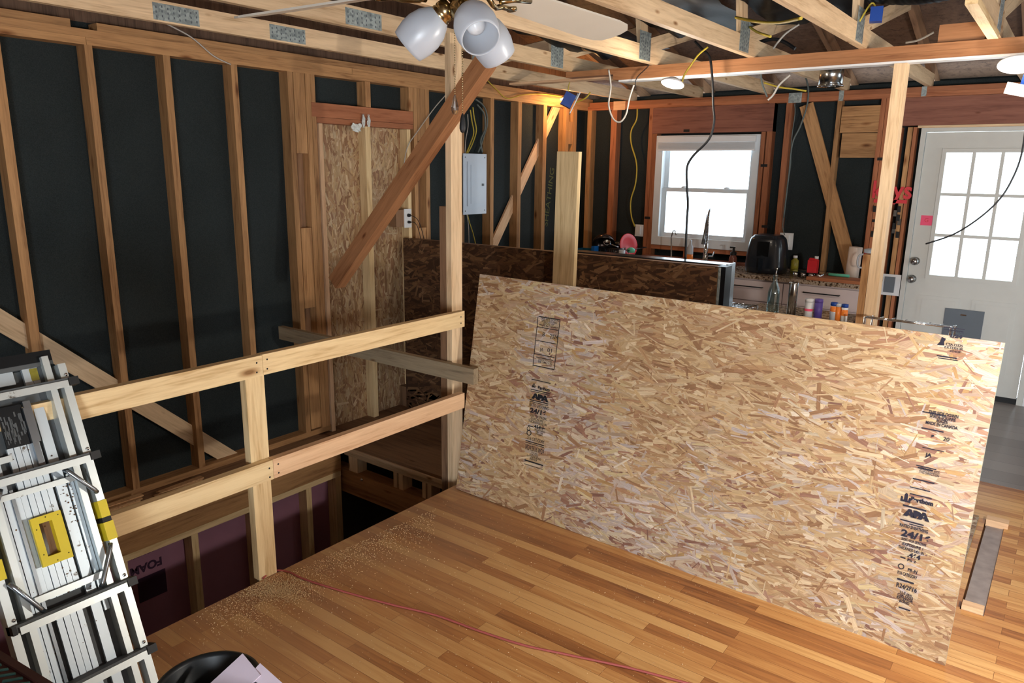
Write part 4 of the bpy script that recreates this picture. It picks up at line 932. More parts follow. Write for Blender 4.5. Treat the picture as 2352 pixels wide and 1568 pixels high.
def disc_light(px, py, y, r, label, tilt):
    c = at(px, py, y=y); nn = (V3((0, 0, CAM_H))-c).normalized()*.36+V3((-tilt, 0, -.9)); R = T(c) @ frame_from(-nn, (1, 0, 0)).to_4x4()
    o = empty('ceiling_light', c, label, 'ceiling light', 'hanging disc lights')
    MB().lathe([(0, -.008), (r*.86, -.008), (r*.88, -.004), (0, -.004)], R, 32).build('lens', M['lit'], o)
    MB().lathe([(r*.88, -.004), (r*.90, -.009), (r, -.006), (r, .002), (r*.4, .03), (0, .03)], R, 32).build('housing', M['white'], o)
    return c
c1 = disc_light(1545, 191, 4.42, .072, 'lit disc light hanging under the beam from a yellow cable', .22)
disc_light(2340, 147, 4.45, .088, 'lit disc light at the right edge under the beam', .0)
cable('cable', [at(a, b, y=4.45) for a, b in ((1626, 108), (1605, 125), (1588, 148), (1572, 172), (1566, 192))], .006, M['cab_yellow'], 'yellow cable arching over the beam to the left disc light')
cable('cable', [at(1690, 40, x=-1.703), at(1740, 50, x=-1.5), at(1790, 52, x=-1.3), at(1840, 42, x=-1.117)], .008, M['cab_yellow'], 'yellow cable hanging in a swag between two trusses')
cable('cable', [at(1722, 62, x=-1.703), at(1740, 74, x=-1.62), at(1770, 84, x=-1.5)], .007, M['cab_yellow'], 'short yellow cable right of the gusset plate above the beam')
cable('cable', [at(a, b, y=5.4) for a, b in ((1755, 190), (1790, 200), (1820, 204), (1852, 209))], .006, M['cab_yellow'], 'yellow cable running left of the vent pipe under the roof')
cable('cable', [at(a, b, y=4.60) for a, b in ((1596, 95), (1612, 112), (1630, 132), (1636, 180), (1638, 240), (1640, 280), (1628, 320), (1592, 358), (1578, 385), (1578, 430), (1580, 470), (1577, 520), (1574, 606))], .0075, M['cab_black'], 'long black cable hanging from the ceiling in front of the window')
cable('cable', [at(a, b, y=4.60) for a, b in ((1398, 160), (1403, 200), (1398, 240), (1408, 272), (1424, 280), (1438, 262), (1446, 225), (1456, 195))], .0062, M['cab_white'], 'grey-white cable hanging in a U loop left of the window')
cable('cable', [at(a, b, y=YB-.03) for a, b in ((1464, 250), (1462, 275), (1450, 300), (1450, 330), (1462, 375), (1460, 420), (1449, 460), (1450, 495), (1458, 520))], .0075, M['cab_yellow'], 'yellowish cable wandering down the back wall to the switch')
cable('cable', [at(a, b, y=YB-.03) for a, b in ((1825, 238), (1826, 262), (1818, 320), (1816, 380), (1808, 430), (1802, 480), (1798, 520), (1804, 545))], .0045, M['cab_grey'], 'pale cable dropping beside the stud right of the window')
cable('cable', [at(a, b, y=YB-.05) for a, b in ((1845, 160), (1856, 200), (1854, 240), (1838, 290), (1820, 330), (1812, 400), (1800, 500))], .0075, M['cab_grey'], 'grey cable curving from the beam to the stud right of the window')
cable('cable', [at(a, b, y=5.0) for a, b in ((1815, 172), (1790, 195), (1776, 218), (1764, 230))], .0065, M['cab_white'], 'short white cable end dangling left of the vent pipe')
cable('cable', [at(a, b, y=5.0) for a, b in ((1748, 165), (1750, 190), (1762, 222))], .006, M['cab_grey'], 'short grey cable end dangling above the window corner')
cable('cable', [at(a, b, y=4.5) for a, b in ((2356, 290), (2346, 355), (2328, 405), (2298, 455), (2250, 500), (2190, 538), (2126, 560))], .0042, M['cab_black'], 'thin dark wire bowing across the door window')
cable('cable', [at(a, b, y=4.95) for a, b in ((1740, 98), (1775, 90), (1800, 96), (1826, 112))], .012, M['cab_black'], 'thick black cable arching above the beam')
cable('cable', [at(a, b, y=5.4) for a, b in ((2080, 98), (2110, 92), (2145, 74))], .007, M['cab_white'], 'white cable lying on the roof framing by the reddish block')
cable('cable', [at(a, b, y=4.9) for a, b in ((1776, 112), (1786, 98), (1806, 76), (1836, 56))], .006, M['cab_white'], 'white cable rising behind the beam between two trusses')
cable('cable', [at(a, b, y=4.65) for a, b in ((1492, 128), (1490, 150), (1462, 180), (1460, 205))], .003, M['cab_black'], 'thin dark wire dangling below the start of the beam')
# vent pipe
vc = at(1909, 180, y=5.5); rr_ = .077
vp = empty('vent_pipe', (vc.x, 5.5, 2.33), 'shiny round metal vent pipe stub hanging under the roof', 'vent pipe')
MB().lathe([(rr_-.003, 2.355), (rr_, 2.355), (rr_, 2.50), (rr_-.003, 2.50), (rr_-.003, 2.355)], T((vc.x, 5.5, 0)), 36).build('pipe', M['nickel'], vp); MB().box(vc.x+.07, -1.076, 5.49, 5.51, 2.47, 2.485).build('hanger_strap', M['galv'], vp)
MB().lathe([(rr_, 2.355), (rr_+.008, 2.350), (rr_+.008, 2.345), (rr_-.003, 2.352)], T((vc.x, 5.5, 0)), 36).build('collar', M['chrome'], vp)
# black foil duct and film above the trusses
dp = smooth_path([at(a, b, y=y) for a, b, y in ((1880, -25, 5.0), (1990, -8, 5.0), (2080, -2, 4.9), (2170, -12, 4.8), (2300, -50, 4.7), (2500, -120, 4.6))], 26)
dp = [p+V3((0, 0, .075)) for p in dp]
o = MB().tube(dp, [.105+.0015*math.sin(i*1.3)+.004*noise.noise(V3((i*.4, 1, 2))) for i in range(len(dp))], 20).build('flexible_duct', M['film']); tag(recenter(o), 'black crinkled flexible duct above the trusses at the top right', 'duct')
for x0, x1, (px, py), lab in ((-3.015, -2.396, (1400, 128), 'black insulation film sagging in the truss bay behind the fan blade tip'), (-2.345, -1.752, (1600, 84), 'black insulation film sagging in the truss bay above the left disc light'),
                           (-1.70, -1.122, (1790, 52), 'black insulation film sagging in the truss bay left of the duct')):
    ze = at(px, py, y=4.95).z; fm = bmesh.new(); n = 20; g = {}
    for i in range(n+1):
        for j in range(n+1):
            xx = x0+(x1-x0)*i/n; yy = 2.9+2.05*j/n
            g[i, j] = fm.verts.new((xx, yy, ze+.012*math.sin(xx*31+yy*9)+.05*noise.noise(V3((xx*6, yy*4, 2)))+.10*(4.95-yy)/2+(.25*(1-j/2) if j < 2 else 0)))
    for i in range(n):
        for j in range(n): fm.faces.new([g[i, j], g[i+1, j], g[i+1, j+1], g[i, j+1]]).smooth = True
    me = bpy.data.meshes.new('insulation_film'); fm.to_mesh(me); fm.free(); me.materials.append(M['film'])
    o = bpy.data.objects.new('insulation_film', me); COL.objects.link(o); tag(recenter(o), lab, 'insulation film', 'insulation film between the trusses')
o = MB().lathe([(0, 0), (.012, .004), (.026, .03), (.03, .05), (.02, .08), (.013, .095), (.013, .12), (0, .12)], T(at(1303, 226, x=-4.165)) @ Matrix.Rotation(-1.65, 4, 'Y') @ Matrix.Scale(.64, 4), 20).build('light_bulb', M['litbulb'])
tag(recenter(o), 'warm lit bulb tucked into the far left ceiling corner', 'light bulb')
# ------------------------------------------------------------------ window
wn = empty('window_1', ((WX0+WX1)/2, YB, WZ0), kind='structure')
f0, f1 = YB-.012, YB+.098
MB().box(WX0, WX0+.072, f0, f1, WZ0, WZ1).box(WX1-.060, WX1, f0, f1, WZ0, WZ1).box(WX0+.072, WX1-.060, f0, f1, WZ1-.045, WZ1).box(WX0+.072, WX1-.060, f0, f1, WZ0, WZ0+.085).build('window_frame', M['vinylw'], wn)
MZ = at(1620, 438, y=YB).z
def sash(z0, z1, y0, name):
    s = MB().box(WX0+.072, WX0+.118, y0, y0+.03, z0, z1).box(WX1-.10, WX1-.060, y0, y0+.03, z0, z1).box(WX0+.118, WX1-.10, y0, y0+.03, z1-.035, z1).box(WX0+.118, WX1-.10, y0, y0+.03, z0, z0+.04).build('sash', M['vinylw'], wn)
    MB().box(WX0+.10, WX1-.10, y0+.013, y0+.017, z0+.04, z1-.035).build('pane', M['glass'], s)
sash(WZ0+.085, MZ+.018, YB+.033, 0); sash(MZ-.018, WZ1-.045, YB+.065, 1)
for fx in (.3, .72):
    c = V3((WX0+(WX1-WX0)*fx, YB+.02, MZ+.02)); MB().lathe([(0, 0), (.03, 0), (.026, .014), (0, .02)], T(c), 16).build('sash_lock', M['vinylw'], wn)
bl = empty('window_blind', ((WX0+WX1)/2, YB-.03, WZ1-.15), 'white blind drawn up at the top of the kitchen window', 'blind')
MB().box(WX0+.03, WX1-.03, YB-.045, YB-.014, WZ1-.065, WZ1-.012).build('head_rail', M['white'], bl)
b = MB()
for i in range(9): b.box(WX0+.035, WX1-.035, YB-.047, YB-.014, WZ1-.074-.0065*i, WZ1-.071-.0065*i)
b.box(WX0+.036, WX1-.036, YB-.03, YB-.02, WZ1-.132, WZ1-.066); b.build('slat_stack', M['white'], bl); MB().box(WX0+.035, WX1-.035, YB-.046, YB-.015, WZ1-.145, WZ1-.13).build('bottom_rail', M['white'], bl)
# ------------------------------------------------------------------ door
dn = empty('door_1', ((DX0+DX1)/2, YB, 0), kind='structure')
MB().box(DX0-.0, DX0+.035, YB-.02, YB+.09, .003, DZ).box(DX1-.04, DX1, YB-.02, YB+.09, .003, DZ).box(DX0+.035, DX1-.04, YB-.02, YB+.09, DZ-.03, DZ).build('door_frame', M['doorw'], dn)
MB().box(DX0+.035, DX1-.04, YB-.005, YB+.06, .003, .045).build('sweep', M['dark'], dn)
gx0, gx1, gz0, gz1 = -.905, -.335, .972, 1.945
L0, L1 = DX0+.039, DX1-.044; y0, y1 = YB, YB+.042
slab = MB()
slab.box(L0, gx0, y0, y1, .046, DZ-.034).box(gx1, L1, y0, y1, .046, DZ-.034).box(gx0, gx1, y0, y1, .046, gz0).box(gx0, gx1, y0, y1, gz1, DZ-.034)
sl = slab.build('door_slab', M['doorw'], dn)
MB().box(gx0-.03, gx0, y0-.012, y0, gz0-.03, gz1+.03).box(gx1, gx1+.03, y0-.012, y0, gz0-.03, gz1+.03).box(gx0, gx1, y0-.012, y0, gz1, gz1+.03).box(gx0, gx1, y0-.012, y0, gz0-.03, gz0).bevel(.004).build('glazing_frame', M['doorw'], sl)
b = MB()
for i in (1, 2):
    xx = gx0+(gx1-gx0)*i/3; zz = gz0+(gz1-gz0)*i/3
    b.box(xx-.012, xx+.012, y0-.002, y0+.02, gz0, gz1); b.box(gx0, gx1, y0-.0025, y0+.0205, zz-.012, zz+.012)
b.build('glazing_bars', M['doorw'], sl); MB().box(gx0, gx1, y0+.02, y0+.024, gz0, gz1).build('pane', M['glass'], sl)
for a, b_ in ((L0+.10, L0+.40), (L1-.40, L1-.10)):
    MB().box(a, b_, y0-.005, y0, .18, .80).box(a+.03, b_-.03, y0-.009, y0-.005, .21, .77).bevel(.003).build('raised_panel', M['doorw'], sl)
pd = MB().box(at(2172, 707, y=YB).x, at(2263, 712, y=YB).x, y0-.022, y0-.006, .34, .715).bevel(.004).build('pet_flap', M['petgrey'], sl)
ph = at(2214, 722, y=YB); MB().box(ph.x-.02, ph.x+.02, y0-.03, y0-.022, .668, .678).build('pull', M['chrome'], pd)
for px, py in ((2095, 640), (2103, 599)):
    c = at(px, py, y=YB); R = T((c.x, y0, c.z)) @ Matrix.Rotation(math.pi/2, 4, 'X')
    MB().lathe([(0, 0), (.033, 0), (.033, .008), (.014, .012), (.014, .03), (.028, .036), (.031, .05), (.022, .062), (0, .064)], R, 24).build('door_knob' if py > 620 else 'deadbolt', M['nickel'], sl)
c = at(2128, 506, y=YB); nt = MB().box(c.x-.042, c.x+.042, y0-.0015, y0-.0005, c.z-.040, c.z+.040).build('sticky_note', M['note'])
recenter(nt); tag(nt, 'pink sticky note on the white door', 'note')
text_mesh('note_writing', 'G', .045, M['keyred'], nt, T((c.x, y0-.0017, c.z)) @ Matrix.Rotation(math.pi/2, 4, 'X'), .0001)
struct(abox('trim_9', DX1+.001, DX1+.075, YB-.02, YB, .003, DZ+.05, M['white']))
struct(abox('trim_10', DX0-.03, DX1+.03, YB-.012, YB-.002, DZ+.001, DZ+.020, M['truss']))
# key sign
kc = at(2047, 445, y=YB-.02)
ks = empty('key_sign', (kc.x, YB-.02, kc.z), 'red script key sign with hooks on the studs beside the door', 'key rack')
kl = at(2018, 440, y=YB-.02); kr = at(2072, 442, y=YB-.02)
text_mesh('sign_lettering', 'keys', .20, M['keyred'], ks, T(((kl.x+kr.x)/2+.01, YB-.012, kl.z+.01)) @ Matrix.Rotation(math.pi/2, 4, 'X') @ Matrix.Scale(.86, 4, (1, 0, 0)), .006, bold=.004)
MB().box(at(2008, 460, y=YB).x, at(2084, 460, y=YB).x, YB-.018, YB-.006, at(2040, 466, y=YB).z, at(2040, 458, y=YB).z).build('sign_bar', M['keyred'], ks)
for k, (px, lab) in enumerate(((2018, 'dark bunch of keys hanging left of the tall post'), (2062, 'bunch of silver and dark keys hanging right of the tall post'))):
    c = at(px, 470, y=YB-.03); b = MB()
    for i in range(7):
        s = random.uniform(-.03, .03); z = c.z-.01-.035*i
        b.box(c.x+s-.012, c.x+s+.012, YB-.045+.002*i, YB-.042+.002*i, z-.05, z, mi=i % 2)
    b.tube([(c.x, YB-.03, c.z), (c.x+.005, YB-.035, c.z-.2)], .005, 6)
    o = b.build('key_bunch', [M['dark'], M['nickel']]); recenter(o); tag(o, lab, 'keys')
# box on the wall by the door, outlet behind the fryer, switch left of the window
def gang(px0, py0, px1, py1, label, dev, y=YB-.015):
    a, b_ = at(px0, py0, y=y), at(px1, py1, y=y)
    r = empty('wall_outlet', ((a.x+b_.x)/2, y, b_.z), label, 'outlet')
    MB().box(a.x, b_.x, y, y+.008, b_.z, a.z).bevel(.003).build('cover_plate', M['white'], r)
    MB().box(a.x+.015, b_.x-.015, y+.008, y+.05, b_.z+.02, a.z-.02).build('box', M['petgrey'], r)
    if dev: MB().box(a.x+.2*(b_.x-a.x), a.x+.72*(b_.x-a.x), y-.02, y, b_.z+.15*(a.z-b_.z), a.z-.12*(a.z-b_.z)).bevel(.004).build('device', M[dev], r)
    return r
gang(2026, 628, 2064, 680, 'white outlet box with grey device between the post and the door', 'petgrey')
gang(1459, 515, 1476, 543, 'small grey-framed switch left of the kitchen window', 'white')
gang(1792, 534, 1819, 574, 'white two-gang outlet behind the air fryer', 'white', YB-.02)

# ------------------------------------------------------------------ kitchen
CT, CY = .92, 6.28
CXR = at(1990, 660, y=CY).x
ct = empty('kitchen_counter', (-2.7, 6.6, 0), 'granite-topped kitchen counter with pale drawers under the window', 'counter')
MB().box(XL+.012, CXR, CY-.02, YB-.003, CT-.035, CT).bevel(.004).build('countertop', M['granite'], ct)
MB().box(XL+.012, CXR-.02, CY+.02, YB-.003, .10, CT-.036).build('carcass', M['cabinet'], ct)
xx = CXR-.02
k = 0
while xx > -3.9:
    x0 = xx-.62
    for z0, z1 in ((.70, .868), (.42, .69), (.13, .41)):
        d_ = MB().box(x0+.004, xx-.004, CY+.0, CY+.0195, z0, z1).bevel(.002).build('drawer', M['cabinet'], ct)
        MB().tube([(x0+.17, CY-.001, z1-.05), (x0+.17, CY-.025, z1-.05), (xx-.17, CY-.025, z1-.05), (xx-.17, CY-.001, z1-.05)], .005, 6).build('handle', M['blackmetal'], d_)
    xx = x0
# backsplash ledge under the window
tag(recenter(abox('wood_ledge', at(1478, 590, y=YB-.06).x, at(1722, 600, y=YB-.06).x, YB-.11, YB-.003, CT+.001, CT+.022, M['header'])), 'brown wood ledge behind the sink under the window', 'ledge')
b = MB().tube([(at(1542, 598, y=6.62).x, 6.62, CT+.0005)] + [(at(px, py, y=6.62).x, 6.62, at(px, py, y=6.62).z) for px, py in ((1542, 545), (1546, 530), (1550, 528), (1553, 540))], .006, 8)
b.lathe([(0, 0), (.02, 0), (.02, .01), (0, .01)], T((at(1542, 598, y=6.62).x, 6.62, CT+.0005)), 12)
tag(recenter(b.build('water_tap', M['chrome'])), 'thin gooseneck water tap at the left of the sink', 'tap')
fx = at(1620, 590, y=6.64).x
fa = empty('kitchen_faucet', (fx, 6.64, CT), 'tall chrome spring faucet in front of the window', 'faucet')
fz = at(1623, 480, y=6.64).z
MB().lathe([(0, CT+.0005), (.05, CT+.0005), (.05, CT+.008), (.026, CT+.02), (.02, CT+.12), (.016, CT+.20), (0, CT+.2)], T((fx, 6.64, 0)), 20).build('faucet_body', M['chrome'], fa)
b = MB()
for i in range(20): b.lathe([(.010, 0), (.015, .004), (.010, .009)], T((fx+.003, 6.64, CT+.2+i*(fz-CT-.24)/20)), 14)
b.tube([(fx+.003, 6.64, CT+.18), (fx+.003, 6.64, fz-.03), (fx+.005, 6.66, fz-.004), (fx-.006, 6.70, fz-.02)], .010, 10)
b.build('spring', M['chrome'], fa)
MB().tube([(fx-.012, 6.66, fz-.05), (fx-.016, 6.62, fz-.25), (fx-.014, 6.60, fz-.32)], [.012, .014, .018], 12).build('spray_head', M['steel'], fa)
MB().tube([(fx+.02, 6.64, CT+.08), (fx+.07, 6.64, CT+.085), (fx+.085, 6.64, CT+.13)], .006, 8).build('lever', M['chrome'], fa)
# sponge, soap pumps
sx = at(1683, 600, y=6.62).x
so = empty('soap_dispenser', (sx, 6.62, CT), 'foaming soap bottle with dark pump right of the faucet', 'soap bottle')
MB().lathe([(0, CT+.001), (.034, CT+.001), (.038, CT+.01), (.036, CT+.09), (.022, CT+.115), (.02, CT+.12), (0, CT+.12)], T((sx, 6.62, 0)), 20).build('bottle', M['amber'], so)
MB().lathe([(.028, CT+.115), (.028, CT+.14), (.012, CT+.148), (.010, CT+.18), (.014, CT+.185), (0, CT+.19)], T((sx, 6.62, 0)), 16).box(sx-.035, sx+.012, 6.612, 6.628, CT+.178, CT+.19).build('pump', M['dark'], so)
sx = at(1584, 592, y=6.66).x
so = empty('spray_bottle', (sx, 6.66, CT), 'clear bottle with orange base left of the spring faucet', 'bottle')
MB().lathe([(0, CT+.001), (.03, CT+.001), (.03, CT+.085), (0, CT+.085)], T((sx, 6.66, 0)), 16).build('lower_half', M['orange'], so)
MB().lathe([(.03, CT+.086), (.028, CT+.15), (.012, CT+.18), (.012, CT+.22), (0, CT+.22)], T((sx, 6.66, 0)), 16).build('upper_half', M['clearjar'], so)
c = at(1655, 600, y=6.6); tag(recenter(MB().box(c.x-.04, c.x+.04, 6.57, 6.63, CT+.001, CT+.03).bevel(.006).build('sponge', M['bluebox'])), 'small blue sponge beside the sink', 'sponge')
# air fryer
ax_, ay_ = at(1761, 600, y=6.52).x, 6.52
af = empty('air_fryer', (ax_, ay_, CT), 'black air fryer with round window standing on the counter', 'air fryer')
def rr(w, d, n=28, e=3.2): return [(w*abs(math.cos(t))**(2/e)*(1 if math.cos(t) > 0 else -1), d*abs(math.sin(t))**(2/e)*(1 if math.sin(t) > 0 else -1)) for t in [2*math.pi*k/n for k in range(n)]]
bm = bmesh.new(); rings = []
for w, z in ((.150, .001), (.166, .012), (.170, .06), (.166, .15), (.156, .23), (.142, .29), (.134, .305), (.122, .312), (.118, .322), (.10, .328)):
    rings.append([bm.verts.new((ax_+x_, ay_+y_, CT+z)) for x_, y_ in rr(w, w*.88)])
for a, b_ in zip(rings, rings[1:]):
    for i in range(28): bm.faces.new([a[i], a[(i+1) % 28], b_[(i+1) % 28], b_[i]]).smooth = True
bm.faces.new(rings[0][::-1]); bm.faces.new(rings[-1])
me = bpy.data.meshes.new('body'); bm.to_mesh(me); bm.free(); me.materials.append(M['fryer']); o = bpy.data.objects.new('body', me); COL.objects.link(o); setp(o, af)
MB().box(ax_-.045, ax_+.055, ay_-.145, ay_-.12, CT+.15, CT+.275).bevel(.012, 3).build('display', M['blackmetal'], af)
MB().box(ax_-.012, ax_+.028, ay_-.185, ay_-.14, CT+.03, CT+.14).bevel(.010, 3).build('basket_handle', M['chrome'], af)
# small things right of it
def jar(px, y, h, r, mat, capmat, label, cat, name='bottle', z=CT+.001, neck=.5, band=None, group=None):
    x_ = at(px, 620, y=y).x; o = empty(name, (x_, y, z), label, cat, group)
    MB().lathe([(0, 0), (r, 0), (r, h*.72), (r*neck, h*.82), (r*neck, h*.86), (0, h*.86)], T((x_, y, z)), 20).build('bottle_body', mat, o)
    MB().lathe([(0, h*.86), (r*max(neck, .45)*1.12, h*.86), (r*max(neck, .45)*1.1, h), (0, h)], T((x_, y, z)), 20).build('cap', capmat, o)
    if band: MB().lathe([(r*1.01, h*band[0]), (r*1.02, h*band[0]+.001), (r*1.02, h*band[1]), (r*1.01, h*band[1])], T((x_, y, z)), 20).build('label_band', band[2], o)
    return o
jar(1824, 6.60, .155, .032, M['oil'], M['white'], 'small olive-labelled bottle with white cap beside the air fryer', 'bottle')
c = at(1866, 625, y=6.50); rc = empty('milk_carton', (c.x, 6.50, CT), 'red carton with white cap near the muffin tin', 'carton')
MB().box(c.x-.038, c.x+.038, 6.47, 6.53, CT+.001, CT+.14).prism([(c.x-.038, CT+.14), (c.x+.038, CT+.14), (c.x+.03, CT+.155), (c.x-.03, CT+.158)], 6.485, 6.515, 'y').build('carton_body', M['red'], rc)
MB().lathe([(0, 0), (.016, 0), (.016, .022), (0, .022)], T((c.x+.022, 6.50, CT+.152)), 14).build('cap', M['white'], rc)
c = at(1856, 637, y=6.42); mt = empty('muffin_tin', (c.x, 6.42, CT), 'small shiny muffin tin on the counter by the air fryer', 'baking tin')
MB().box(c.x-.13, c.x+.13, 6.36, 6.48, CT+.045, CT+.049).build('rim', M['chrome'], mt)
for i in range(4):
    for j in range(2): MB().lathe([(.0, .0), (.020, .0), (.027, .044), (.025, .044), (.018, .003), (0, .003)], T((c.x-.095+.063*i, 6.39+.06*j, CT+.001)), 14).build('cup', M['chrome'], mt)
c = at(1930, 648, y=6.38); tag(recenter(abox('cutting_board', c.x-.24, CXR-.01, 6.27, 6.48, CT+.001, CT+.026, M['cutboard'])), 'reddish wooden cutting board at the right end of the counter', 'cutting board')
c = at(1930, 631, y=6.46); o = MB().tube([(c.x-.09, 6.46, CT+.038), (c.x+.07, 6.46, CT+.038)], [.012, .012], 12).build('spatula', M['mint']); recenter(o); tag(o, 'mint green spatula handle lying on the cutting board', 'spatula')
c = at(1960, 600, y=6.62); o = MB().lathe([(.012, 0), (.052, 0), (.052, .26), (.012, .26), (.012, 0)], T((c.x, 6.62, CT+.001)) @ Matrix.Rotation(.03, 4, 'Y'), 28).build('paper_towel_roll', M['paper']); recenter(o); tag(o, 'paper towel roll standing at the right end of the counter', 'paper towels')
tx = at(1998, 600, y=6.40).x; tz = CT+.0265; tm = empty('tumbler', (tx, 6.40, tz), 'tall red tumbler with handle, lid and straw on the cutting board', 'tumbler')
MB().lathe([(0, 0), (.034, 0), (.036, .09), (.048, .11), (.05, .22), (0, .22)], T((tx, 6.40, tz)), 24).build('cup', M['tumbler'], tm)
MB().lathe([(.051, .218), (.052, .245), (.03, .25), (0, .25)], T((tx, 6.40, tz)), 24).build('lid', M['tumblerlid'], tm)
MB().tube([(tx+.01, 6.40, tz+.25), (tx+.012, 6.40, tz+.30)], .004, 8).build('straw', M['tumblerlid'], tm)
MB().tube(smooth_path([(tx-.045, 6.40, tz+.205), (tx-.08, 6.39, tz+.19), (tx-.088, 6.385, tz+.14), (tx-.075, 6.39, tz+.10), (tx-.042, 6.40, tz+.095)], 5), .008, 8).build('handle', M['tumblerlid'], tm)
# dish corner at the left of the window
def xz(px, py, y): p = at(px, py, y=y); return p
c = at(1442, 550, y=6.62); n_ = V3((.93, -.32, .2)).normalized(); Rp = frame_from(n_, (0, 0, 1)).to_4x4()
o = MB().lathe([(0, 0), (.06, 0), (.075, .004), (.11, .014), (.118, .018), (.112, .02), (.07, .010), (0, .006)], T((c.x, 6.62, CT+.125)) @ Rp, 40).build('dinner_plate', M['red']); recenter(o); tag(o, 'red plate standing on edge in the dish rack', 'plate')
c = at(1385, 560, y=6.5); o = MB().lathe([(0, .0), (.05, .0), (.10, .05), (.115, .10), (.112, .10), (.095, .05), (.045, .006), (0, .006)], T((c.x, 6.5, CT+.21)) @ Matrix.Rotation(2.5, 4, 'X') @ Matrix.Rotation(.4, 4, 'Y'), 32).build('mixing_bowl', M['darkpot']); recenter(o); tag(o, 'upturned dark metal bowl on top of the washed dishes', 'bowl')
c = at(1412, 575, y=6.52); o = MB().lathe([(0, 0), (.09, 0), (.105, .02), (.11, .10), (.106, .10), (.10, .02), (0, .006)], T((c.x, 6.52, CT+.01)), 28).build('saucepan', M['darkpot']); recenter(o); tag(o, 'dark saucepan in the dish rack', 'saucepan')
c = at(1418, 553, y=6.6); o = MB().lathe([(0, 0), (.07, 0), (.085, .05), (.08, .05), (.06, .01), (0, .005)], T((c.x, 6.66, CT+.10)), 28).build('colander', M['nickel']); recenter(o); tag(o, 'metal colander behind the saucepan in the dish rack', 'colander')
c = at(1394, 548, y=6.42); o = MB().lathe([(0, 0), (.028, .003), (.036, .022), (.034, .024), (.02, .008), (0, .006)], T((c.x, 6.42, CT+.155)) @ Matrix.Rotation(.9, 4, 'X') @ Matrix.Rotation(.5, 4, 'Y'), 20).tube([(c.x+.03, 6.42, CT+.15), (c.x+.12, 6.44, CT+.12)], .006, 8).build('ladle', M['chrome']); recenter(o); tag(o, 'shiny ladle lying across the washed dishes', 'ladle')
dk = empty('dish_rack', (at(1440, 580, y=6.5).x, 6.5, CT), 'black wire dish rack at the left of the sink', 'dish rack'); cx = at(1436, 580, y=6.5).x
b = MB()
for z in (.02, .11): b.tube([(cx-.2, 6.35, CT+z), (cx+.12, 6.35, CT+z), (cx+.12, 6.72, CT+z), (cx-.2, 6.72, CT+z), (cx-.2, 6.35, CT+z)], .004, 6)
for i in range(14): b.tube([(cx-.19+.0235*i, 6.35, CT+.02), (cx-.19+.0235*i, 6.35, CT+.11)], .0022, 5)
for i in range(10): b.tube([(cx-.19+.034*i, 6.35, CT+.02), (cx-.19+.034*i, 6.72, CT+.02)], .0022, 5)
b.build('wire_frame', M['blackmetal'], dk); MB().box(cx-.22, cx+.14, 6.33, 6.74, CT+.001, CT+.012).bevel(.004).build('drip_tray', M['dark'], dk)
c = at(1447, 573, y=6.38); o = MB().lathe([(0, 0), (.036, 0), (.04, .03), (.02, .045), (0, .05)], T((c.x, 6.40, CT+.0855)), 18).build('lidded_pot', M['mint']); recenter(o); tag(o, 'small mint green lid on top of the dish rack corner', 'lid')
c = at(1431, 578, y=6.33); o = MB().lathe([(0, 0), (.028, 0), (.032, .11), (.029, .11), (.025, .006), (0, .006)], T((c.x, 6.31, CT+.001)), 18).build('drinking_glass', M['clearjar']); recenter(o); tag(o, 'frosted drinking glass in front of the dish rack', 'glass')
c = at(1364, 573, y=6.36); tag(recenter(MB().box(c.x-.018, c.x+.018, 6.34, 6.42, CT+.001, CT+.12).build('cardboard_carton', M['greenbox'])), 'narrow bright blue carton standing left of the dish rack', 'carton')
c = at(1340, 578, y=6.40); o = MB().box(c.x-.10, c.x+.05, 6.36, 6.55, CT+.001, CT+.01).box(c.x-.10, c.x+.05, 6.36, 6.366, CT+.01, CT+.075).box(c.x-.10, c.x-.094, 6.366, 6.55, CT+.01, CT+.075).box(c.x+.044, c.x+.05, 6.366, 6.55, CT+.01, CT+.075).box(c.x-.094, c.x+.044, 6.544, 6.55, CT+.01, CT+.075).build('storage_tray', M['teal']); recenter(o); tag(o, 'teal plastic tray at the far left end of the counter', 'tray')
c = at(1352, 580, y=6.34); tag(recenter(MB().prism([(c.x-.03, CT+.001), (c.x+.028, CT+.001), (c.x+.024, CT+.055), (c.x-.01, CT+.062)], 6.30, 6.335).build('paper_packet', M['paper'])), 'crumpled pale packet between the teal tray and blue carton', 'packet')

# range backing onto the half wall
rg = empty('kitchen_range', (-2.1, 4.6, 0), 'black kitchen range whose raised back stands behind the half wall', 'range')
RX = at(1668, 640, y=4.32).x
MB().box(-2.75, RX, 4.305, 4.86, .003, .915).bevel(.004).build('range_body', M['blackmetal'], rg)
bgd = MB().box(-2.75, RX, 4.305, 4.42, .916, 1.232).bevel(.004).build('back_guard', M['fryer'], rg)
MB().box(RX, RX+.012, 4.303, 4.424, .90, 1.236).bevel(.002).build('end_trim', M['steel'], rg)
MB().box(-1.640, -1.628, HWY+.004, HWY+.06, .60, 1.226).build('side_strip', M['galv'], hw)
MB().box(-1.653, -1.600, HWY+.012, 4.30, .3, 1.232).build('side_panel', M['blackmetal'], hw)
b = MB()
for z in (1.17, 1.02): b.lathe([(0, 0), (.006, 0), (0, .003)], T((-1.635, HWY+.0118, z)) @ Matrix.Rotation(math.pi/2, 4, 'X'), 8)
b.build('screw', M['white'], hw)
b = MB()
for gx in (-2.55, -2.12): 
    for gy in (4.52, 4.74): b.lathe([(.075, .916), (.08, .922), (.085, .916)], T((gx, gy, 0)), 24).box(gx-.09, gx+.09, gy-.004, gy+.004, .922, .93).box(gx-.004, gx+.004, gy-.09, gy+.09, .922, .93)
b.build('burner_grate', M['dark'], rg)
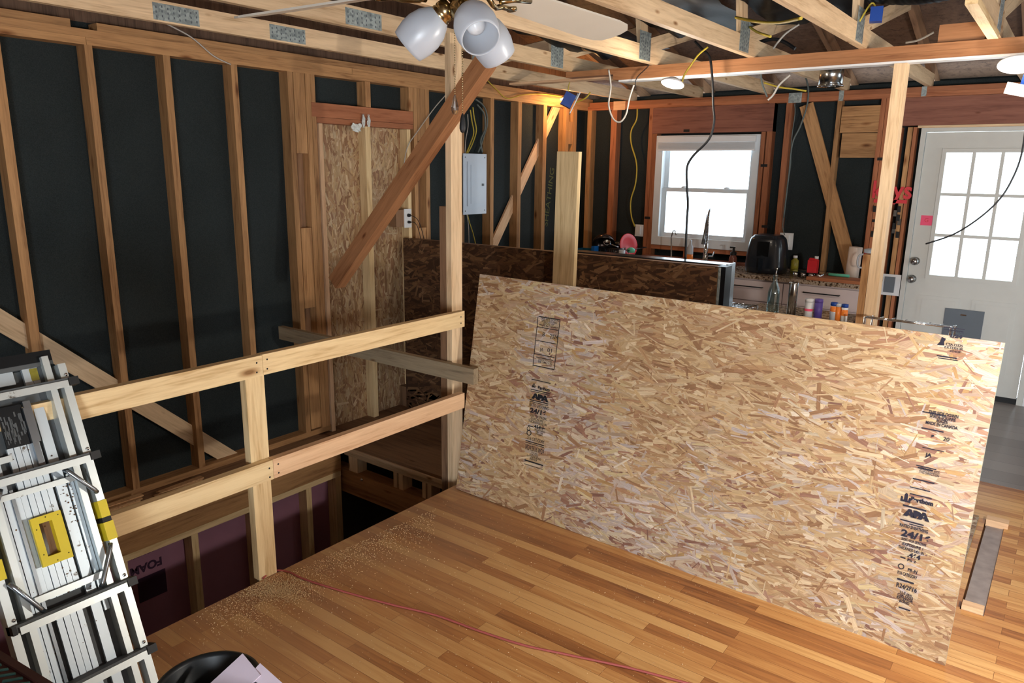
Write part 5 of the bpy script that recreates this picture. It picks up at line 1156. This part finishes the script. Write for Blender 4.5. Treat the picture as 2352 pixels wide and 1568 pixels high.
# island counter with its bottles
isl = empty('island_counter', (-1.2, 4.6, 0), 'narrow island counter holding bottles behind the leaning sheet', 'counter')
ix0, ix1 = RX+.02, -.975
MB().box(ix0, ix1, 4.34, 4.92, .885, .92).bevel(.003).build('countertop', M['granite'], isl); MB().box(ix0+.01, ix1-.01, 4.36, 4.90, .003, .884).build('carcass', M['cabinet'], isl)
bx_ = at(1776, 690, y=4.6).x; gb = empty('oil_bottle', (bx_, 4.6, .92), 'clear glass oil bottle with a metal pourer', 'bottle')
MB().lathe([(0, .001), (.034, .001), (.037, .01), (.036, .13), (.028, .165), (.0135, .20), (.0125, .235), (.015, .24), (.0105, .24), (.010, .20), (.025, .16), (.033, .13), (.033, .012), (0, .008)], T((bx_, 4.6, .92)), 28).build('bottle_body', M['bottle'], gb)
MB().tube([(bx_, 4.6, 1.155), (bx_+.002, 4.6, 1.175), (bx_+.008, 4.6, 1.205)], [.010, .004, .0022], 8).build('pourer', M['chrome'], gb)
c = at(1820, 690, y=4.6).x; o = MB().lathe([(0, 0), (.027, 0), (.027, .20), (.025, .205), (0, .205)], T((c, 4.6, .921)), 28).build('metal_canister', M['nickel']); recenter(o); tag(o, 'tall brushed metal grinder beside the glass oil bottle', 'grinder')
def spice(px, h, r, body, cap, label, band=None): return jar(px, 4.62, h, r, body, cap, label, 'bottle', 'spice_jar', .921, .98, band)
def spx(px, h, r, body, cap, label, band=None):
    x_ = at(px, 712, y=4.62).x; o = empty('spice_jar', (x_, 4.62, .92), label, 'bottle')
    MB().lathe([(0, .001), (r, .001), (r, h*.82), (0, h*.82)], T((x_, 4.62, .92)), 20).build('jar_body', body, o)
    MB().lathe([(0, h*.82), (r*1.02, h*.82), (r*1.0, h), (0, h)], T((x_, 4.62, .92)), 20).build('cap', cap, o)
    if band: MB().lathe([(r*1.005, h*band[0]), (r*1.02, h*band[0]+.001), (r*1.02, h*band[1]), (r*1.005, h*band[1])], T((x_, 4.62, .92)), 20).build('label_band', band[2], o)
spx(1857, .113, .024, M['white'], M['white'], 'white shaker bottle with pink-red band right of the metal grinder', (.35, .48, M['note']))
spx(1879, .118, .024, M['purple'], M['purple'], 'purple-labelled spice jar beside the white shaker')
spx(1915, .108, .021, M['clearjar'], M['bluebox'], 'clear orange-banded jar left of the blue-capped vitamin bottle', (.5, .8, M['orange']))
spx(1925, .104, .018, M['orange'], M['clearjar'], 'small orange pill bottle on the island')
spx(1940, .104, .019, M['white'], M['bluebox'], 'little white bottle with a blue cap at the end of the island', (.35, .7, M['orange']))
b = MB(); p0 = at(1676, 690, y=4.5); p1_ = at(1728, 697, y=4.5)
b.tube([(p0.x, 4.44, .956), (p1_.x, 4.44, .956), (p1_.x, 4.60, .956), (p0.x, 4.60, .956), (p0.x, 4.44, .956)], .005, 8)
for i in range(6): b.tube([(p0.x+.02*i, 4.44, .956), (p0.x+.02*i, 4.60, .956)], .0025, 6)
for q_ in ((p0.x, 4.44), (p1_.x, 4.44), (p1_.x, 4.60), (p0.x, 4.60)): b.tube([(q_[0], q_[1], .921), (q_[0], q_[1], .956)], .004, 6)
tag(recenter(b.build('wire_rack', M['chrome'])), 'small chrome wire rack beside the black range end', 'wire rack')
# chrome rack right of the post
b = MB(); a = at(2040, 742, y=4.4); c = at(2184, 752, y=4.4); z = c.z
for yy in (4.40, 4.43): b.tube([(a.x-.12, yy, z), (c.x, yy, z)], .004, 8)
for i in range(8): b.tube([(a.x-.12+(c.x-a.x+.12)*i/7, 4.40, z), (a.x-.12+(c.x-a.x+.12)*i/7, 4.60, z-.02)], .003, 6)
for q_ in ((a.x-.12, 4.40), (c.x, 4.40), (a.x-.12, 4.60), (c.x, 4.60)): b.tube([(q_[0], q_[1], .001), (q_[0], q_[1], z-(.02 if q_[1] > 4.5 else -.004))], .006, 8)
tag(recenter(b.build('wire_shelf', M['chrome'])), 'chrome wire shelf unit in front of the white door', 'shelf')
# tripod work light that lights the room, right of the frame
wk = empty('work_light', (WL.x+.16, WL.y, 0), 'tripod work light standing to the right of the leaning sheet', 'work light')
MB().tube([(WL.x+.16, WL.y, .35), (WL.x+.16, WL.y, 1.38)], .012, 10).build('pole', M['yellow'], wk)
for k in range(3):
    a = k*2.094+.3; MB().tube([(WL.x+.16, WL.y, .42), (WL.x+.16+.35*math.cos(a), WL.y+.35*math.sin(a), .011)], .01, 8).build('leg', M['yellow'], wk)
MB().box(WL.x+.08, WL.x+.15, WL.y-.09, WL.y+.09, 1.28, 1.44).bevel(.008).build('lamp_head', M['dark'], wk)
